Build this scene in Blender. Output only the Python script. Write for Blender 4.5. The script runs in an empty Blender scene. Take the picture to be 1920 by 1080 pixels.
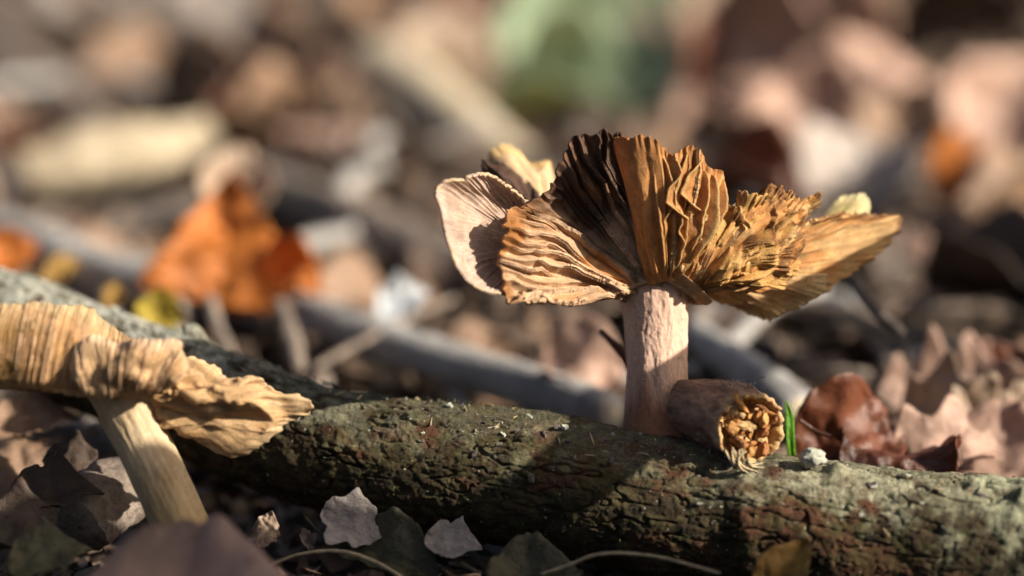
import bpy, math, random
import numpy as np
from mathutils import Vector, Matrix

# ------------------------------------------------------------------ camera, sky, sun, exposure
# one Blender unit is one centimetre
SC = bpy.context.scene
SC.unit_settings.system = 'METRIC'
SC.unit_settings.scale_length = 0.01
PITCH = math.radians(13.0)
FOCUS = 30.6                    # lens to focal plane
FRAME = 11.0                    # width of the frame at the focal plane
AIM = np.array([0.0, 0.0, 2.9])
FWD = np.array([0.0, math.cos(PITCH), -math.sin(PITCH)])
UP = np.array([0.0, math.sin(PITCH), math.cos(PITCH)])
RIGHT = np.array([1.0, 0.0, 0.0])
EYE = AIM - FWD * FOCUS
cam_data = bpy.data.cameras.new('camera')
cam = bpy.data.objects.new('camera', cam_data)
SC.collection.objects.link(cam)
cam.location = EYE
cam.rotation_euler = (math.pi / 2 - PITCH, 0, 0)
cam_data.sensor_width = 36
cam_data.lens = 36 * FOCUS / FRAME
cam_data.clip_start = 0.5
cam_data.clip_end = 20000
cam_data.dof.use_dof = True
cam_data.dof.focus_distance = FOCUS - 0.5
APERTURE = 1.15                 # diameter of the lens opening in cm
cam_data.dof.aperture_fstop = cam_data.lens * 1e-3 / APERTURE
cam_data.dof.aperture_blades = 9
SC.camera = cam

SUN_EL, SUN_AZ = math.radians(30), math.radians(69)   # azimuth from the viewing direction, towards the right
SUN = np.array([math.cos(SUN_EL) * math.sin(SUN_AZ), -math.cos(SUN_EL) * math.cos(SUN_AZ), math.sin(SUN_EL)])
world = bpy.data.worlds.new('World'); SC.world = world; world.use_nodes = True
wn = world.node_tree.nodes
sky = wn.new('ShaderNodeTexSky'); sky.sky_type = 'NISHITA'; sky.sun_disc = False
sky.dust_density = 5.0; sky.air_density = 0.8; sky.ozone_density = 0.4; sky.sun_elevation = SUN_EL; sky.sun_rotation = math.atan2(SUN[0], SUN[1])
wn['Background'].inputs['Strength'].default_value = 0.065
world.node_tree.links.new(sky.outputs[0], wn['Background'].inputs['Color'])
sun_data = bpy.data.lights.new('sun', 'SUN'); sun_data.energy = 5.0
sun_data.angle = math.radians(0.5); sun_data.color = (1.0, 0.91, 0.78)
sun = bpy.data.objects.new('sun', sun_data); SC.collection.objects.link(sun)
sun.rotation_euler = Vector(SUN).to_track_quat('Z', 'Y').to_euler()
sun.location = SUN * 300
SC.view_settings.view_transform = 'Standard'; SC.view_settings.look = 'None'
SC.view_settings.gamma = 1.0; SC.view_settings.exposure = 1.0
SC.render.engine = 'CYCLES'
SC.cycles.use_denoising = True
SC.cycles.max_bounces = 5; SC.cycles.use_adaptive_sampling = True; SC.cycles.adaptive_threshold = 0.03
SC.cycles.sample_clamp_indirect = 6

# ------------------------------------------------------------------ helpers
PXCM = 1920 / FRAME
rnd = random.Random(11)

def P(px, py, d=0.0):
    """The place d cm behind the focal plane that a picture of the place shows at px, py."""
    s = (FOCUS + d) / FOCUS
    return AIM + FWD * d + RIGHT * ((px - 960) / PXCM * s) + UP * ((540 - py) / PXCM * s)

def depth_at(px, py, z):
    """How far behind the focal plane the height z is met."""
    r = FWD + RIGHT * ((px - 960) / PXCM / FOCUS) + UP * ((540 - py) / PXCM / FOCUS)
    return (z - EYE[2]) / r[2] - FOCUS

_prng = np.random.RandomState(5)
_perm = _prng.permutation(256); _perm = np.concatenate([_perm, _perm, _perm])
_grad = _prng.normal(size=(256, 3)); _grad /= np.linalg.norm(_grad, axis=1)[:, None]

def noise(x, y, z=0.0):
    x, y, z = np.broadcast_arrays(np.asarray(x, float), np.asarray(y, float), np.asarray(z, float))
    xi, yi, zi = np.floor(x).astype(int), np.floor(y).astype(int), np.floor(z).astype(int)
    xf, yf, zf = x - xi, y - yi, z - zi
    f = lambda t: t * t * t * (t * (t * 6 - 15) + 10)
    u, v, w = f(xf), f(yf), f(zf)
    out = 0
    for i in (0, 1):
        for j in (0, 1):
            for k in (0, 1):
                h = _perm[_perm[_perm[(xi + i) & 255] + ((yi + j) & 255)] + ((zi + k) & 255)]
                g = _grad[h]
                d = g[..., 0] * (xf - i) + g[..., 1] * (yf - j) + g[..., 2] * (zf - k)
                out = out + d * (u if i else 1 - u) * (v if j else 1 - v) * (w if k else 1 - w)
    return out * 1.5

def fbm(x, y, z=0.0, n=4, gain=0.5, lac=2.07):
    a, s, tot = 1.0, 1.0, 0
    for o in range(n):
        tot = tot + a * noise(np.asarray(x) * s + 7.3 * o, np.asarray(y) * s - 3.1 * o, np.asarray(z) * s + 1.7 * o)
        a *= gain; s *= lac
    return tot

def smooth(a, b, x):
    t = np.clip((x - a) / (b - a), 0, 1)
    return t * t * (3 - 2 * t)

def spline(pts, n, closed=False):
    """Chord-length Catmull-Rom through rows of numbers; the first three columns set the chord."""
    p = np.array(pts, float)
    seg = np.linalg.norm(np.diff(p[:, :3], axis=0), axis=1) ** 0.7 + 1e-6
    t = np.concatenate([[0], np.cumsum(seg)]); t /= t[-1]
    m = np.gradient(p, t, axis=0)
    q = np.linspace(0, 1, n)
    i = np.clip(np.searchsorted(t, q, side='right') - 1, 0, len(t) - 2)
    h = (t[i + 1] - t[i])[:, None]; s = ((q - t[i]) / (t[i + 1] - t[i]))[:, None]
    return ((2 * s**3 - 3 * s**2 + 1) * p[i] + (s**3 - 2 * s**2 + s) * h * m[i]
            + (-2 * s**3 + 3 * s**2) * p[i + 1] + (s**3 - s**2) * h * m[i + 1])

def new_mesh(name, V, F, tint=None, smooth_shade=True):
    V = np.asarray(V, np.float32); F = np.asarray(F, np.int32)
    me = bpy.data.meshes.new(name)
    k = F.shape[1]
    me.vertices.add(len(V)); me.vertices.foreach_set('co', V.ravel())
    me.loops.add(F.size); me.loops.foreach_set('vertex_index', F.ravel())
    me.polygons.add(len(F))
    me.polygons.foreach_set('loop_start', np.arange(0, F.size, k, dtype=np.int32))
    me.polygons.foreach_set('use_smooth', np.full(len(F), smooth_shade))
    if tint is not None:
        a = me.attributes.new('tint', 'FLOAT_COLOR', 'POINT')
        c = np.ones((len(V), 4), np.float32); c[:, :3] = np.clip(tint, 0, 1)
        a.data.foreach_set('color', c.ravel())
    me.update(calc_edges=True)
    return me

def link(name, me, mat=None, parent=None, label=None, cat=None, group=None, kind=None):
    o = bpy.data.objects.new(name, me)
    SC.collection.objects.link(o)
    if mat is not None and me is not None:
        if not me.materials: me.materials.append(mat)
        elif me.materials[0] != mat:
            o.material_slots[0].link = 'OBJECT'; o.material_slots[0].material = mat
    if parent is not None:
        o.parent = parent
        o.matrix_parent_inverse = parent.matrix_basis.inverted()
    for k, v in (('label', label), ('category', cat), ('group', group), ('kind', kind)):
        if v: o[k] = v
    return o

def thing(name, loc, label, cat, group=None):
    o = link(name, None, label=label, cat=cat, group=group)
    o.location = loc
    bpy.context.view_layer.update()
    return o

def grid_faces(nu, nv, wrap=False, off=0, flip=False):
    i = np.arange(nu if wrap else nu - 1); j = np.arange(nv - 1)
    I, J = np.meshgrid(i, j, indexing='ij'); I2 = (I + 1) % nu
    f = np.stack([I * nv + J, I2 * nv + J, I2 * nv + J + 1, I * nv + J + 1], -1).reshape(-1, 4) + off
    return f[:, ::-1] if flip else f

def grid_normals(G, wrap=False):
    if wrap:
        du = np.roll(G, -1, 0) - np.roll(G, 1, 0)
    else:
        du = np.gradient(G, axis=0)
    dv = np.gradient(G, axis=1)
    n = np.cross(du, dv)
    return n / (np.linalg.norm(n, axis=2, keepdims=True) + 1e-9)

def shell(G, th, tint):
    """A closed thin body: grid G as its face, a second face th behind it, joined round the border."""
    nu, nv = G.shape[:2]
    n = grid_normals(G)
    if np.ndim(th) == 2: th = th[..., None]
    B = G - n * th
    V = np.concatenate([G.reshape(-1, 3), B.reshape(-1, 3)])
    N = nu * nv
    idx = np.arange(N).reshape(nu, nv)
    ring = np.concatenate([idx[:-1, 0], idx[-1, :-1], idx[:0:-1, -1], idx[0, :0:-1]])
    nx = np.roll(ring, -1)
    side = np.stack([nx, ring, ring + N, nx + N], 1)
    F = np.concatenate([grid_faces(nu, nv), grid_faces(nu, nv, off=N, flip=True), side])
    T = None if tint is None else np.concatenate([tint.reshape(-1, 3), tint.reshape(-1, 3)])
    return V, F, T

def tube_grid(path, nl, ns, disp=None, squash=1.0):
    """path rows: x, y, z, radius. Returns grid (ns, nl, 3) and the axis frames."""
    c = spline(path, nl)
    ax, r = c[:, :3], c[:, 3]
    t = np.gradient(ax, axis=0); t /= np.linalg.norm(t, axis=1)[:, None]
    ref = np.array([0, 0, 1.0]) if abs(t[0, 2]) < 0.8 else np.array([0, 1.0, 0])
    a = np.cross(t, ref); a /= np.linalg.norm(a, axis=1)[:, None]
    b = np.cross(a, t)
    th = np.linspace(0, 2 * np.pi, ns, endpoint=False)
    # angle 0 = sideways (a), pi/2 = up (b)
    dirs = np.cos(th)[:, None, None] * a[None] + squash * np.sin(th)[:, None, None] * b[None]
    rr = np.broadcast_to(r[None], (ns, nl)).copy()
    s = np.concatenate([[0], np.cumsum(np.linalg.norm(np.diff(ax, axis=0), axis=1))])
    TH, S = np.meshgrid(th, s, indexing='ij')
    if disp is not None: rr = rr + disp(TH, S, r)
    return ax[None] + dirs * rr[..., None], ax, t, TH, S

def tube_mesh(name, path, nl, ns, disp=None, tint=None, squash=1.0, caps=True):
    G, ax, t, TH, S = tube_grid(path, nl, ns, disp, squash)
    V = G.reshape(-1, 3); F = grid_faces(ns, nl, wrap=True)
    T = tint(TH, S, G).reshape(-1, 3) if callable(tint) else None
    if caps:
        V = np.concatenate([V, ax[:1], ax[-1:]])
        i = np.arange(ns); j = (i + 1) % ns; n0 = ns * nl
        c0 = np.stack([j * nl, i * nl, np.full(ns, n0), np.full(ns, n0)], 1)
        c1 = np.stack([i * nl + nl - 1, j * nl + nl - 1, np.full(ns, n0 + 1), np.full(ns, n0 + 1)], 1)
        # keep quads regular: repeat-vertex quads are degenerate, so cap with inset rings instead
        inset0 = ax[0] + (G[:, 0] - ax[0]) * 0.05; inset1 = ax[-1] + (G[:, -1] - ax[-1]) * 0.05
        V = np.concatenate([V[:-2], inset0, inset1])
        r0, r1 = n0 + i, n0 + ns + i
        c0 = np.stack([j * nl, i * nl, r0, n0 + j], 1)
        c1 = np.stack([i * nl + nl - 1, j * nl + nl - 1, n0 + ns + j, r1], 1)
        F = np.concatenate([F, c0, c1])
        if T is not None:
            T = np.concatenate([T, T.reshape(ns, nl, 3)[:, 0], T.reshape(ns, nl, 3)[:, -1]])
    return new_mesh(name, V, F, T)

# ------------------------------------------------------------------ materials
class Nodes:
    def __init__(self, name):
        self.m = bpy.data.materials.new(name); self.m.use_nodes = True
        self.t = self.m.node_tree; self.n = self.t.nodes
        self.bsdf = self.n['Principled BSDF']; self.out = self.n['Material Output']
        self.co = self.n.new('ShaderNodeTexCoord').outputs['Object']
    def add(self, kind, **inputs):
        nd = self.n.new(kind)
        for k, v in inputs.items():
            k = k.replace('_', ' ')
            self.put(nd.inputs[k], v)
        return nd
    def put(self, sock, v):
        if isinstance(v, bpy.types.NodeSocket): self.t.links.new(v, sock)
        elif isinstance(v, (tuple, list)) and len(v) == 3 and sock.type == 'RGBA': sock.default_value = (*v, 1)
        else: sock.default_value = v
    def noise(self, scale, detail=6, rough=0.6, stretch=None, vec=None, dist=0.0):
        v = vec or self.co
        if stretch:
            mp = self.add('ShaderNodeMapping', Vector=v); mp.inputs['Scale'].default_value = stretch; v = mp.outputs[0]
        return self.add('ShaderNodeTexNoise', Vector=v, Scale=scale, Detail=detail, Roughness=rough, Distortion=dist).outputs['Fac']
    def ramp(self, fac, stops):
        r = self.add('ShaderNodeValToRGB', Fac=fac); e = r.color_ramp.elements
        while len(e) < len(stops): e.new(0.5)
        for el, (p, c) in zip(e, stops):
            el.position = p; el.color = (*c, 1) if not np.isscalar(c) else (c, c, c, 1)
        return r.outputs['Color']
    def mix(self, a, b, fac, mode='MIX'):
        m = self.n.new('ShaderNodeMix'); m.data_type = 'RGBA'; m.blend_type = mode
        self.put(m.inputs[0], fac); self.put(m.inputs[6], a); self.put(m.inputs[7], b)
        return m.outputs[2]
    def bump(self, h, dist, strength=1.0, normal=None):
        b = self.add('ShaderNodeBump', Height=h, Distance=dist, Strength=strength)
        if normal: self.put(b.inputs['Normal'], normal)
        return b.outputs[0]
    def attr(self, name='tint'):
        a = self.n.new('ShaderNodeAttribute'); a.attribute_name = name; return a.outputs['Color']
    def finish(self, color, rough=0.7, normal=None, trans=0.0, trans_tint=(1, 0.72, 0.4), spec=0.3):
        self.put(self.bsdf.inputs['Base Color'], color)
        self.put(self.bsdf.inputs['Roughness'], rough)
        self.bsdf.inputs['Specular IOR Level'].default_value = spec
        if normal: self.put(self.bsdf.inputs['Normal'], normal)
        if trans:
            tr = self.add('ShaderNodeBsdfTranslucent', Color=self.mix(color, trans_tint, 1.0, 'MULTIPLY'))
            if normal: self.put(tr.inputs['Normal'], normal)
            mx = self.add('ShaderNodeMixShader', Fac=trans)
            self.t.links.new(self.bsdf.outputs[0], mx.inputs[1]); self.t.links.new(tr.outputs[0], mx.inputs[2])
            self.t.links.new(mx.outputs[0], self.out.inputs['Surface'])
        return self.m

def mat_flesh(name, trans=0.25, rough=0.62, grain=1.0):
    k = Nodes(name)
    mott = k.ramp(k.noise(5, 5), [(0.3, 0.72), (0.55, 1.0), (0.75, 1.22)])
    fine = k.ramp(k.noise(42, 5, 0.7), [(0.28, 0.6), (0.5, 1.0), (0.8, 1.15)])
    spots = k.ramp(k.noise(19, 3, 0.5), [(0.26, (0.35, 0.22, 0.14)), (0.33, 1.0)])
    c = k.mix(k.mix(k.mix(k.attr(), mott, 1, 'MULTIPLY'), fine, 0.8, 'MULTIPLY'), spots, 0.8, 'MULTIPLY')
    n = k.bump(k.noise(34, 6, 0.65), 0.02 * grain, 0.7)
    n = k.bump(k.noise(110, 4, 0.6), 0.006 * grain, 0.7, n)
    return k.finish(c, rough, n, trans)

def mat_stem(name, base, dark):
    k = Nodes(name)
    c = k.ramp(k.noise(3.2, 6, 0.65, (1, 1, 0.45)), [(0.25, dark), (0.5, base), (0.8, tuple(min(1, x * 1.25) for x in base))])
    fib = k.ramp(k.noise(24, 5, 0.7, (1, 1, 0.12)), [(0.3, 0.82), (0.55, 1.0), (0.8, 1.08)])
    c = k.mix(c, fib, 0.9, 'MULTIPLY')
    sp = k.ramp(k.noise(17, 3, 0.55, (1, 1, 0.75)), [(0.27, (0.2, 0.11, 0.06)), (0.325, 1.0)])
    c = k.mix(c, sp, 0.9, 'MULTIPLY')
    pale = k.ramp(k.noise(30, 4, 0.6), [(0.62, 0.0), (0.72, 1.0)])
    c = k.mix(c, tuple(min(1, x * 1.45) for x in base), pale)
    c = k.mix(c, k.attr(), 1.0, 'MULTIPLY')
    n = k.bump(k.noise(22, 5, 0.6, (1, 1, 0.4)), 0.012, 0.6)
    n = k.bump(k.noise(90, 4, 0.6, (1, 1, 0.7)), 0.006, 0.7, n)
    return k.finish(c, 0.75, n, 0.06)

def mat_bark(name):
    k = Nodes(name)
    c = k.attr()
    m1 = k.ramp(k.noise(9, 7, 0.7), [(0.25, 0.4), (0.5, 0.95), (0.75, 1.6)])
    c = k.mix(c, m1, 0.95, 'MULTIPLY')
    grit = k.ramp(k.noise(52, 5, 0.75), [(0.3, 0.45), (0.52, 1.0), (0.75, 1.6)])
    c = k.mix(c, grit, 0.85, 'MULTIPLY')
    fleck = k.ramp(k.noise(23, 2, 0.4), [(0.715, 0.0), (0.74, 1.0)])
    c = k.mix(c, (0.36, 0.36, 0.28), fleck)
    green = k.ramp(k.noise(6.5, 5, 0.7), [(0.56, 0.0), (0.68, 0.7)])
    c = k.mix(c, (0.045, 0.055, 0.018), green)
    n = k.bump(k.noise(30, 7, 0.7), 0.035, 0.9)
    n = k.bump(k.noise(95, 5, 0.7), 0.012, 0.9, n)
    return k.finish(c, 0.9, n, spec=0.12)

def mat_wood(name, a, b, stretch=(1, 1, 1)):
    k = Nodes(name)
    c = k.ramp(k.noise(2.2, 6, 0.65, stretch), [(0.3, a), (0.7, b)])
    g = k.ramp(k.noise(14, 5, 0.7, stretch), [(0.3, 0.55), (0.55, 1.0), (0.8, 1.25)])
    c = k.mix(c, g, 0.9, 'MULTIPLY')
    n = k.bump(k.noise(12, 6, 0.7, stretch), 0.05, 0.8)
    return k.finish(c, 0.8, n)

def mat_leaf(name, base, vary=0.35, trans=0.25, rough=0.5, spec=0.35):
    k = Nodes(name)
    oi = k.n.new('ShaderNodeObjectInfo')
    v = k.add('ShaderNodeVectorMath', **{}); v.operation = 'ADD'
    k.t.links.new(k.co, v.inputs[0])
    sc = k.n.new('ShaderNodeMath'); sc.operation = 'MULTIPLY'; sc.inputs[1].default_value = 50
    k.t.links.new(oi.outputs['Random'], sc.inputs[0]); k.t.links.new(sc.outputs[0], v.inputs[1])
    co = v.outputs[0]
    lo = tuple(x * (1 - vary) for x in base); hi = tuple(min(1, x * (1 + vary)) for x in base)
    c = k.ramp(k.noise(1.3, 5, 0.6, vec=co), [(0.3, lo), (0.5, base), (0.72, hi)])
    c = k.mix(c, k.ramp(k.noise(9, 5, 0.7, vec=co), [(0.28, (0.4, 0.3, 0.22)), (0.42, 1.0), (0.8, 1.12)]), 0.85, 'MULTIPLY')
    n = k.bump(k.noise(5, 6, 0.65, vec=co), 0.09, 0.7)
    n = k.bump(k.noise(45, 4, 0.6, vec=co), 0.008, 0.7, n)
    return k.finish(c, rough, n, trans, (1, 0.75, 0.45), spec)

def mat_soil():
    k = Nodes('soil')
    c = k.ramp(k.noise(1.1, 8, 0.7), [(0.3, (0.012, 0.009, 0.007)), (0.5, (0.045, 0.032, 0.022)), (0.66, (0.1, 0.075, 0.055)), (0.8, (0.16, 0.13, 0.1))])
    g = k.ramp(k.noise(7, 6, 0.75), [(0.3, 0.4), (0.55, 1.0), (0.75, 1.7)])
    c = k.mix(c, g, 0.9, 'MULTIPLY')
    n = k.bump(k.noise(4, 8, 0.7), 0.25, 0.9)
    return k.finish(c, 0.95, n, spec=0.15)

def mat_plain(name, base, scale=8, rough=0.8, trans=0.0, vary=0.4):
    k = Nodes(name)
    c = k.ramp(k.noise(scale, 6, 0.7), [(0.28, tuple(x * (1 - vary) for x in base)), (0.52, base), (0.78, tuple(min(1, x * (1 + vary)) for x in base))])
    return k.finish(c, rough, k.bump(k.noise(scale * 3, 6, 0.65), 0.03, 0.7), trans)

M = dict(
    flesh=mat_flesh('dry_cap'), flesh_thin=mat_flesh('dry_gill', 0.38, 0.55), flesh_pale=mat_flesh('pale_cap', 0.2, 0.7, 0.6),
    stem=mat_stem('rosy_stem', (0.56, 0.38, 0.29), (0.42, 0.26, 0.185)),
    stem2=mat_stem('cream_stem', (0.52, 0.39, 0.24), (0.36, 0.25, 0.13)),
    bark=mat_bark('lichen_bark'), soil=mat_soil(), stubskin=mat_flesh('stub_skin', 0.0, 0.6, 1.2), crumb=mat_flesh('stub_crumb', 0.2, 0.6, 1.2),
    grey=mat_wood('grey_wood', (0.22, 0.21, 0.195), (0.46, 0.44, 0.41), (1, 1, 1)),
    brownwood=mat_wood('brown_wood', (0.13, 0.1, 0.08), (0.3, 0.24, 0.19)),
    palewood=mat_wood('pale_wood', (0.42, 0.34, 0.22), (0.68, 0.58, 0.42)),
    drywood=mat_wood('dry_wood', (0.2, 0.16, 0.1), (0.5, 0.42, 0.3)),
    darkwood=mat_wood('dark_wood', (0.05, 0.04, 0.035), (0.17, 0.14, 0.12)),
    twig=mat_wood('twig_bark', (0.12, 0.05, 0.03), (0.26, 0.12, 0.07)),
    tan=mat_leaf('tan_leaf', (0.38, 0.28, 0.2), 0.45), pink=mat_leaf('rosy_leaf', (0.42, 0.275, 0.21), 0.5), brown=mat_leaf('brown_leaf', (0.26, 0.165, 0.105)),
    dark=mat_leaf('dark_leaf', (0.075, 0.05, 0.035)), orange=mat_leaf('orange_leaf', (0.52, 0.17, 0.03), 0.45, 0.35), rust=mat_leaf('rust_leaf', (0.115, 0.036, 0.016), 0.6, 0.2, 0.38, 0.5),
    greyleaf=mat_leaf('grey_leaf', (0.29, 0.25, 0.22), 0.35, 0.1), yellow=mat_leaf('yellow_leaf', (0.36, 0.27, 0.03), 0.4, 0.35), ochre=mat_leaf('ochre_leaf', (0.34, 0.2, 0.05), 0.4, 0.3), green=mat_leaf('green_leaf', (0.42, 0.54, 0.36), 0.2, 0.5),
    olive=mat_leaf('olive_leaf', (0.075, 0.068, 0.035), 0.4, 0.2), blade=mat_leaf('grass_blade', (0.16, 0.4, 0.03), 0.2, 0.5), silver=mat_leaf('silver_leaf', (0.5, 0.53, 0.56), 0.1, 0.1),
    moss=mat_plain('moss', (0.09, 0.085, 0.025), 12, 0.9, 0.2), lichen=mat_plain('lichen', (0.36, 0.36, 0.29), 14, 0.9), bits=mat_leaf('litter_bits', (0.12, 0.08, 0.055), 0.7, 0.1),
    fibre=mat_plain('dry_fibre', (0.5, 0.4, 0.24), 10, 0.7, 0.2),
)

# ------------------------------------------------------------------ ground
def ground_h(x, y):
    near = np.exp(-((np.asarray(x) / 60) ** 2 + ((np.asarray(y) - 15) / 70) ** 2))
    rise = 0.5 * smooth(1.5, 9, y)
    return (0.9 * fbm(x * 0.09, y * 0.09, 3.0, 3) + 0.28 * fbm(x * 0.5, y * 0.5, 1.0, 4)) * (0.35 + 0.65 * smooth(3, 14, y)) * (0.2 + near) + rise * near - 0.1

def build_ground():
    n = 420
    q = np.linspace(-1, 1, n)
    w = np.sinh(q * 6.2) / math.sinh(6.2) * 6000 + q * 46
    X, Y = np.meshgrid(w, w + 14, indexing='ij')
    Z = ground_h(X, Y)
    V = np.stack([X, Y, Z], -1)
    me = new_mesh('ground', V.reshape(-1, 3), grid_faces(n, n))
    link('ground', me, M['soil'], kind='structure')
build_ground()

# ------------------------------------------------------------------ the mossy branch
LOG = [(-330, 470, 3.4, .58), (0, 606, 2.3, .60), (180, 680, 1.8, .63), (340, 742, 1.35, .67), (600, 838, .7, .70), (1000, 902, 0.0, .735),
       (1400, 985, -.45, .765), (1900, 1042, -1.0, .785), (2400, 1100, -1.6, .80)]
LOGP = np.array([[*P(a, b, c), r] for a, b, c, r in LOG])

def bark_disp(TH, S, r):
    cx, sy = np.cos(TH) * 0.72, np.sin(TH) * 0.72
    wob = 0.05 * fbm(S * 0.5, cx, sy, 2) + 0.035 * fbm(S * 1.3, cx * 1.6, sy * 1.6, 3)
    # plates: cracks run mostly along the branch, offset at places
    w = 0.22 * fbm(S * 2.2, cx * 2.2 + 4, sy * 2.2, 3)
    c1 = np.abs(noise(S * 1.5 + w, cx * 8.5 + 9 + w * 3, sy * 8.5 + w * 3))
    c2 = np.abs(noise(S * 6.0 + w * 3, cx * 7 + 3, sy * 7 + 5))
    crack = -0.06 * (1 - smooth(0.0, 0.10, c1)) * smooth(-.3, .3, fbm(S, cx * 2, sy * 2 + 3, 2)) - 0.012 * (1 - smooth(0.0, 0.08, c2))
    fine = 0.014 * fbm(S * 7, cx * 12, sy * 12, 4, 0.6) + 0.005 * fbm(S * 22, cx * 24, sy * 24, 3, 0.7)
    # ring scars and knots
    ring = 0
    for s0, a, wd in ((6.05, .05, .10), (11.9, .06, .12), (14.55, .05, .09), (9.3, .022, .06)):
        ring = ring + a * np.exp(-((S - s0 + 0.12 * np.sin(TH * 2 + s0)) / wd) ** 2) * (0.5 + 0.8 * np.abs(fbm(cx * 3 + s0, sy * 3, S * 1.5, 3)))
    knot = 0
    for s0, t0, a, wd in ((5.15, 1.75, .16, .17), (12.75, 1.35, .11, .12), (14.7, 1.2, .07, .10), (13.6, 2.5, -.06, .08), (15.4, 2.6, -.08, .1)):
        dt = np.angle(np.exp(1j * (TH - t0))) * 0.7
        knot = knot + a * np.exp(-(((S - s0) ** 2 + dt ** 2) / wd ** 2))
    return wob + crack + fine + ring + knot

def bark_tint(TH, S, G):
    cx, sy = np.cos(TH) * 0.72, np.sin(TH) * 0.72
    up = np.sin(TH)
    n1 = fbm(S * 0.8, cx * 1.5, sy * 1.5, 4); n2 = fbm(S * 2.6, cx * 3 + 5, sy * 3, 4, 0.6); n3 = fbm(S * 5, cx * 7 + 5, sy * 7 + 8, 3)
    base = np.array([0.058, 0.041, 0.023]); red = np.array([0.12, 0.052, 0.03]); dark = np.array([0.02, 0.018, 0.011])
    lich = np.array([0.33, 0.32, 0.215]); lich2 = np.array([0.42, 0.42, 0.36]); olive = np.array([0.085, 0.078, 0.03])
    c = np.broadcast_to(base, TH.shape + (3,)).copy()
    def lay(col, k):
        nonlocal c
        k = np.clip(k, 0, 1)[..., None]; c = c * (1 - k) + col * k
    lay(dark, smooth(0.05, 0.5, n2) * .8)
    lay(red, smooth(0.18, 0.55, n1 - 0.25 * n2 + 0.25 * smooth(9, 13, S)) * .7)
    lay(olive, smooth(-0.2, 0.5, n3 + 0.5 * n1) * .55)
    cover = smooth(0.4, 1.0, up + 0.6 * n2 + 0.3 * n3)
    cover = cover * (1 - .72 * smooth(7.0, 7.9, S + n1 * .6) * smooth(12.6, 11.6, S + n1 * .6))
    lay(lich, cover * (0.55 + 0.35 * smooth(-.3, .4, n1)))
    lay(lich2, cover * smooth(6.6, 4.2, S + n1) * 0.85)
    lay(np.array([0.34, 0.35, 0.23]), smooth(13.9, 14.9, S + n2 * .5) * smooth(17.5, 15.3, S) * smooth(0.1, 0.8, up + .5 * n3) * 0.8)
    lay(lich2 * .8, smooth(15.6, 16.6, S + n2) * smooth(-0.1, .5, n3 + .5 * up) * 0.8)
    return c

log = thing('fallen_branch', LOGP[5, :3] - np.array([0, 0, .73]), 'thick mossy fallen branch with cracked lichen-covered bark running under both mushrooms', 'branch')
log_me = tube_mesh('bark', LOGP, 1250, 340, bark_disp, bark_tint)
link('bark', log_me, M['bark'], log)

def log_surface(px_s, ang, lift=0.0):
    """A point on the branch at length fraction and angle round it, with its outward direction."""
    c = spline(LOGP, 400); i = int(np.clip(px_s, 0, 1) * 399)
    t = c[min(i + 1, 399), :3] - c[max(i - 1, 0), :3]; t /= np.linalg.norm(t)
    a = np.cross(t, [0, 0, 1.0]); a /= np.linalg.norm(a); b = np.cross(a, t)
    d = math.cos(ang) * a + math.sin(ang) * b
    return c[i, :3] + d * (c[i, 3] + lift), d, t

def tufts(name, mat, spots, label=None):
    """Small crooked blades and flakes standing on the branch, joined into one part."""
    V, F = [], []
    for p, d, t, l, w, k in spots:
        side = np.cross(d, t); side /= np.linalg.norm(side)
        a = rnd.uniform(0, 6.28)
        e1 = math.cos(a) * t + math.sin(a) * side
        n0 = len(V)
        if k == 'blade':
            lean = d + 0.9 * np.array([rnd.gauss(0, 1), rnd.gauss(0, 1), rnd.gauss(0, 1)]) * 0.6
            lean /= np.linalg.norm(lean)
            q1 = p + lean * l * .55; q2 = q1 + (lean + d * -.3 + e1 * .5) * l * .45
            e2 = np.cross(lean, e1); e2 = e2 / (np.linalg.norm(e2) + 1e-9)
            V += [p - e1 * w, p + e1 * w, q1 + e1 * w * .7, q1 - e1 * w * .7, q2 + e1 * w * .1, q2 - e1 * w * .1, p + e2 * w, q1 + e2 * w * .8]
            F += [(n0, n0 + 1, n0 + 2, n0 + 3), (n0 + 3, n0 + 2, n0 + 4, n0 + 5), (n0 + 1, n0 + 6, n0 + 7, n0 + 2), (n0 + 6, n0, n0 + 3, n0 + 7)]
        else:
            e2 = np.cross(d, e1)
            tl = d * rnd.uniform(.2, 1) * w * .6
            m = 6; low, top = [], []
            for j in range(m):
                an = 6.283 * j / m; rr = rnd.uniform(.6, 1.2)
                o = e1 * math.cos(an) * l * rr + e2 * math.sin(an) * w * rr
                low.append(p + o * 1.05 - d * .01); top.append(p + o * .8 + tl * rnd.uniform(.6, 1.4))
            V += low + top
            for j in range(m): F.append((n0 + j, n0 + (j + 1) % m, n0 + m + (j + 1) % m, n0 + m + j))
            F += [(n0 + m, n0 + m + 1, n0 + m + 2, n0 + m + 3), (n0 + m, n0 + m + 3, n0 + m + 4, n0 + m + 5)]
    o = link(name, new_mesh(name, V, F, smooth_shade=False), mat, log, kind='stuff')
    return o

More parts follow.
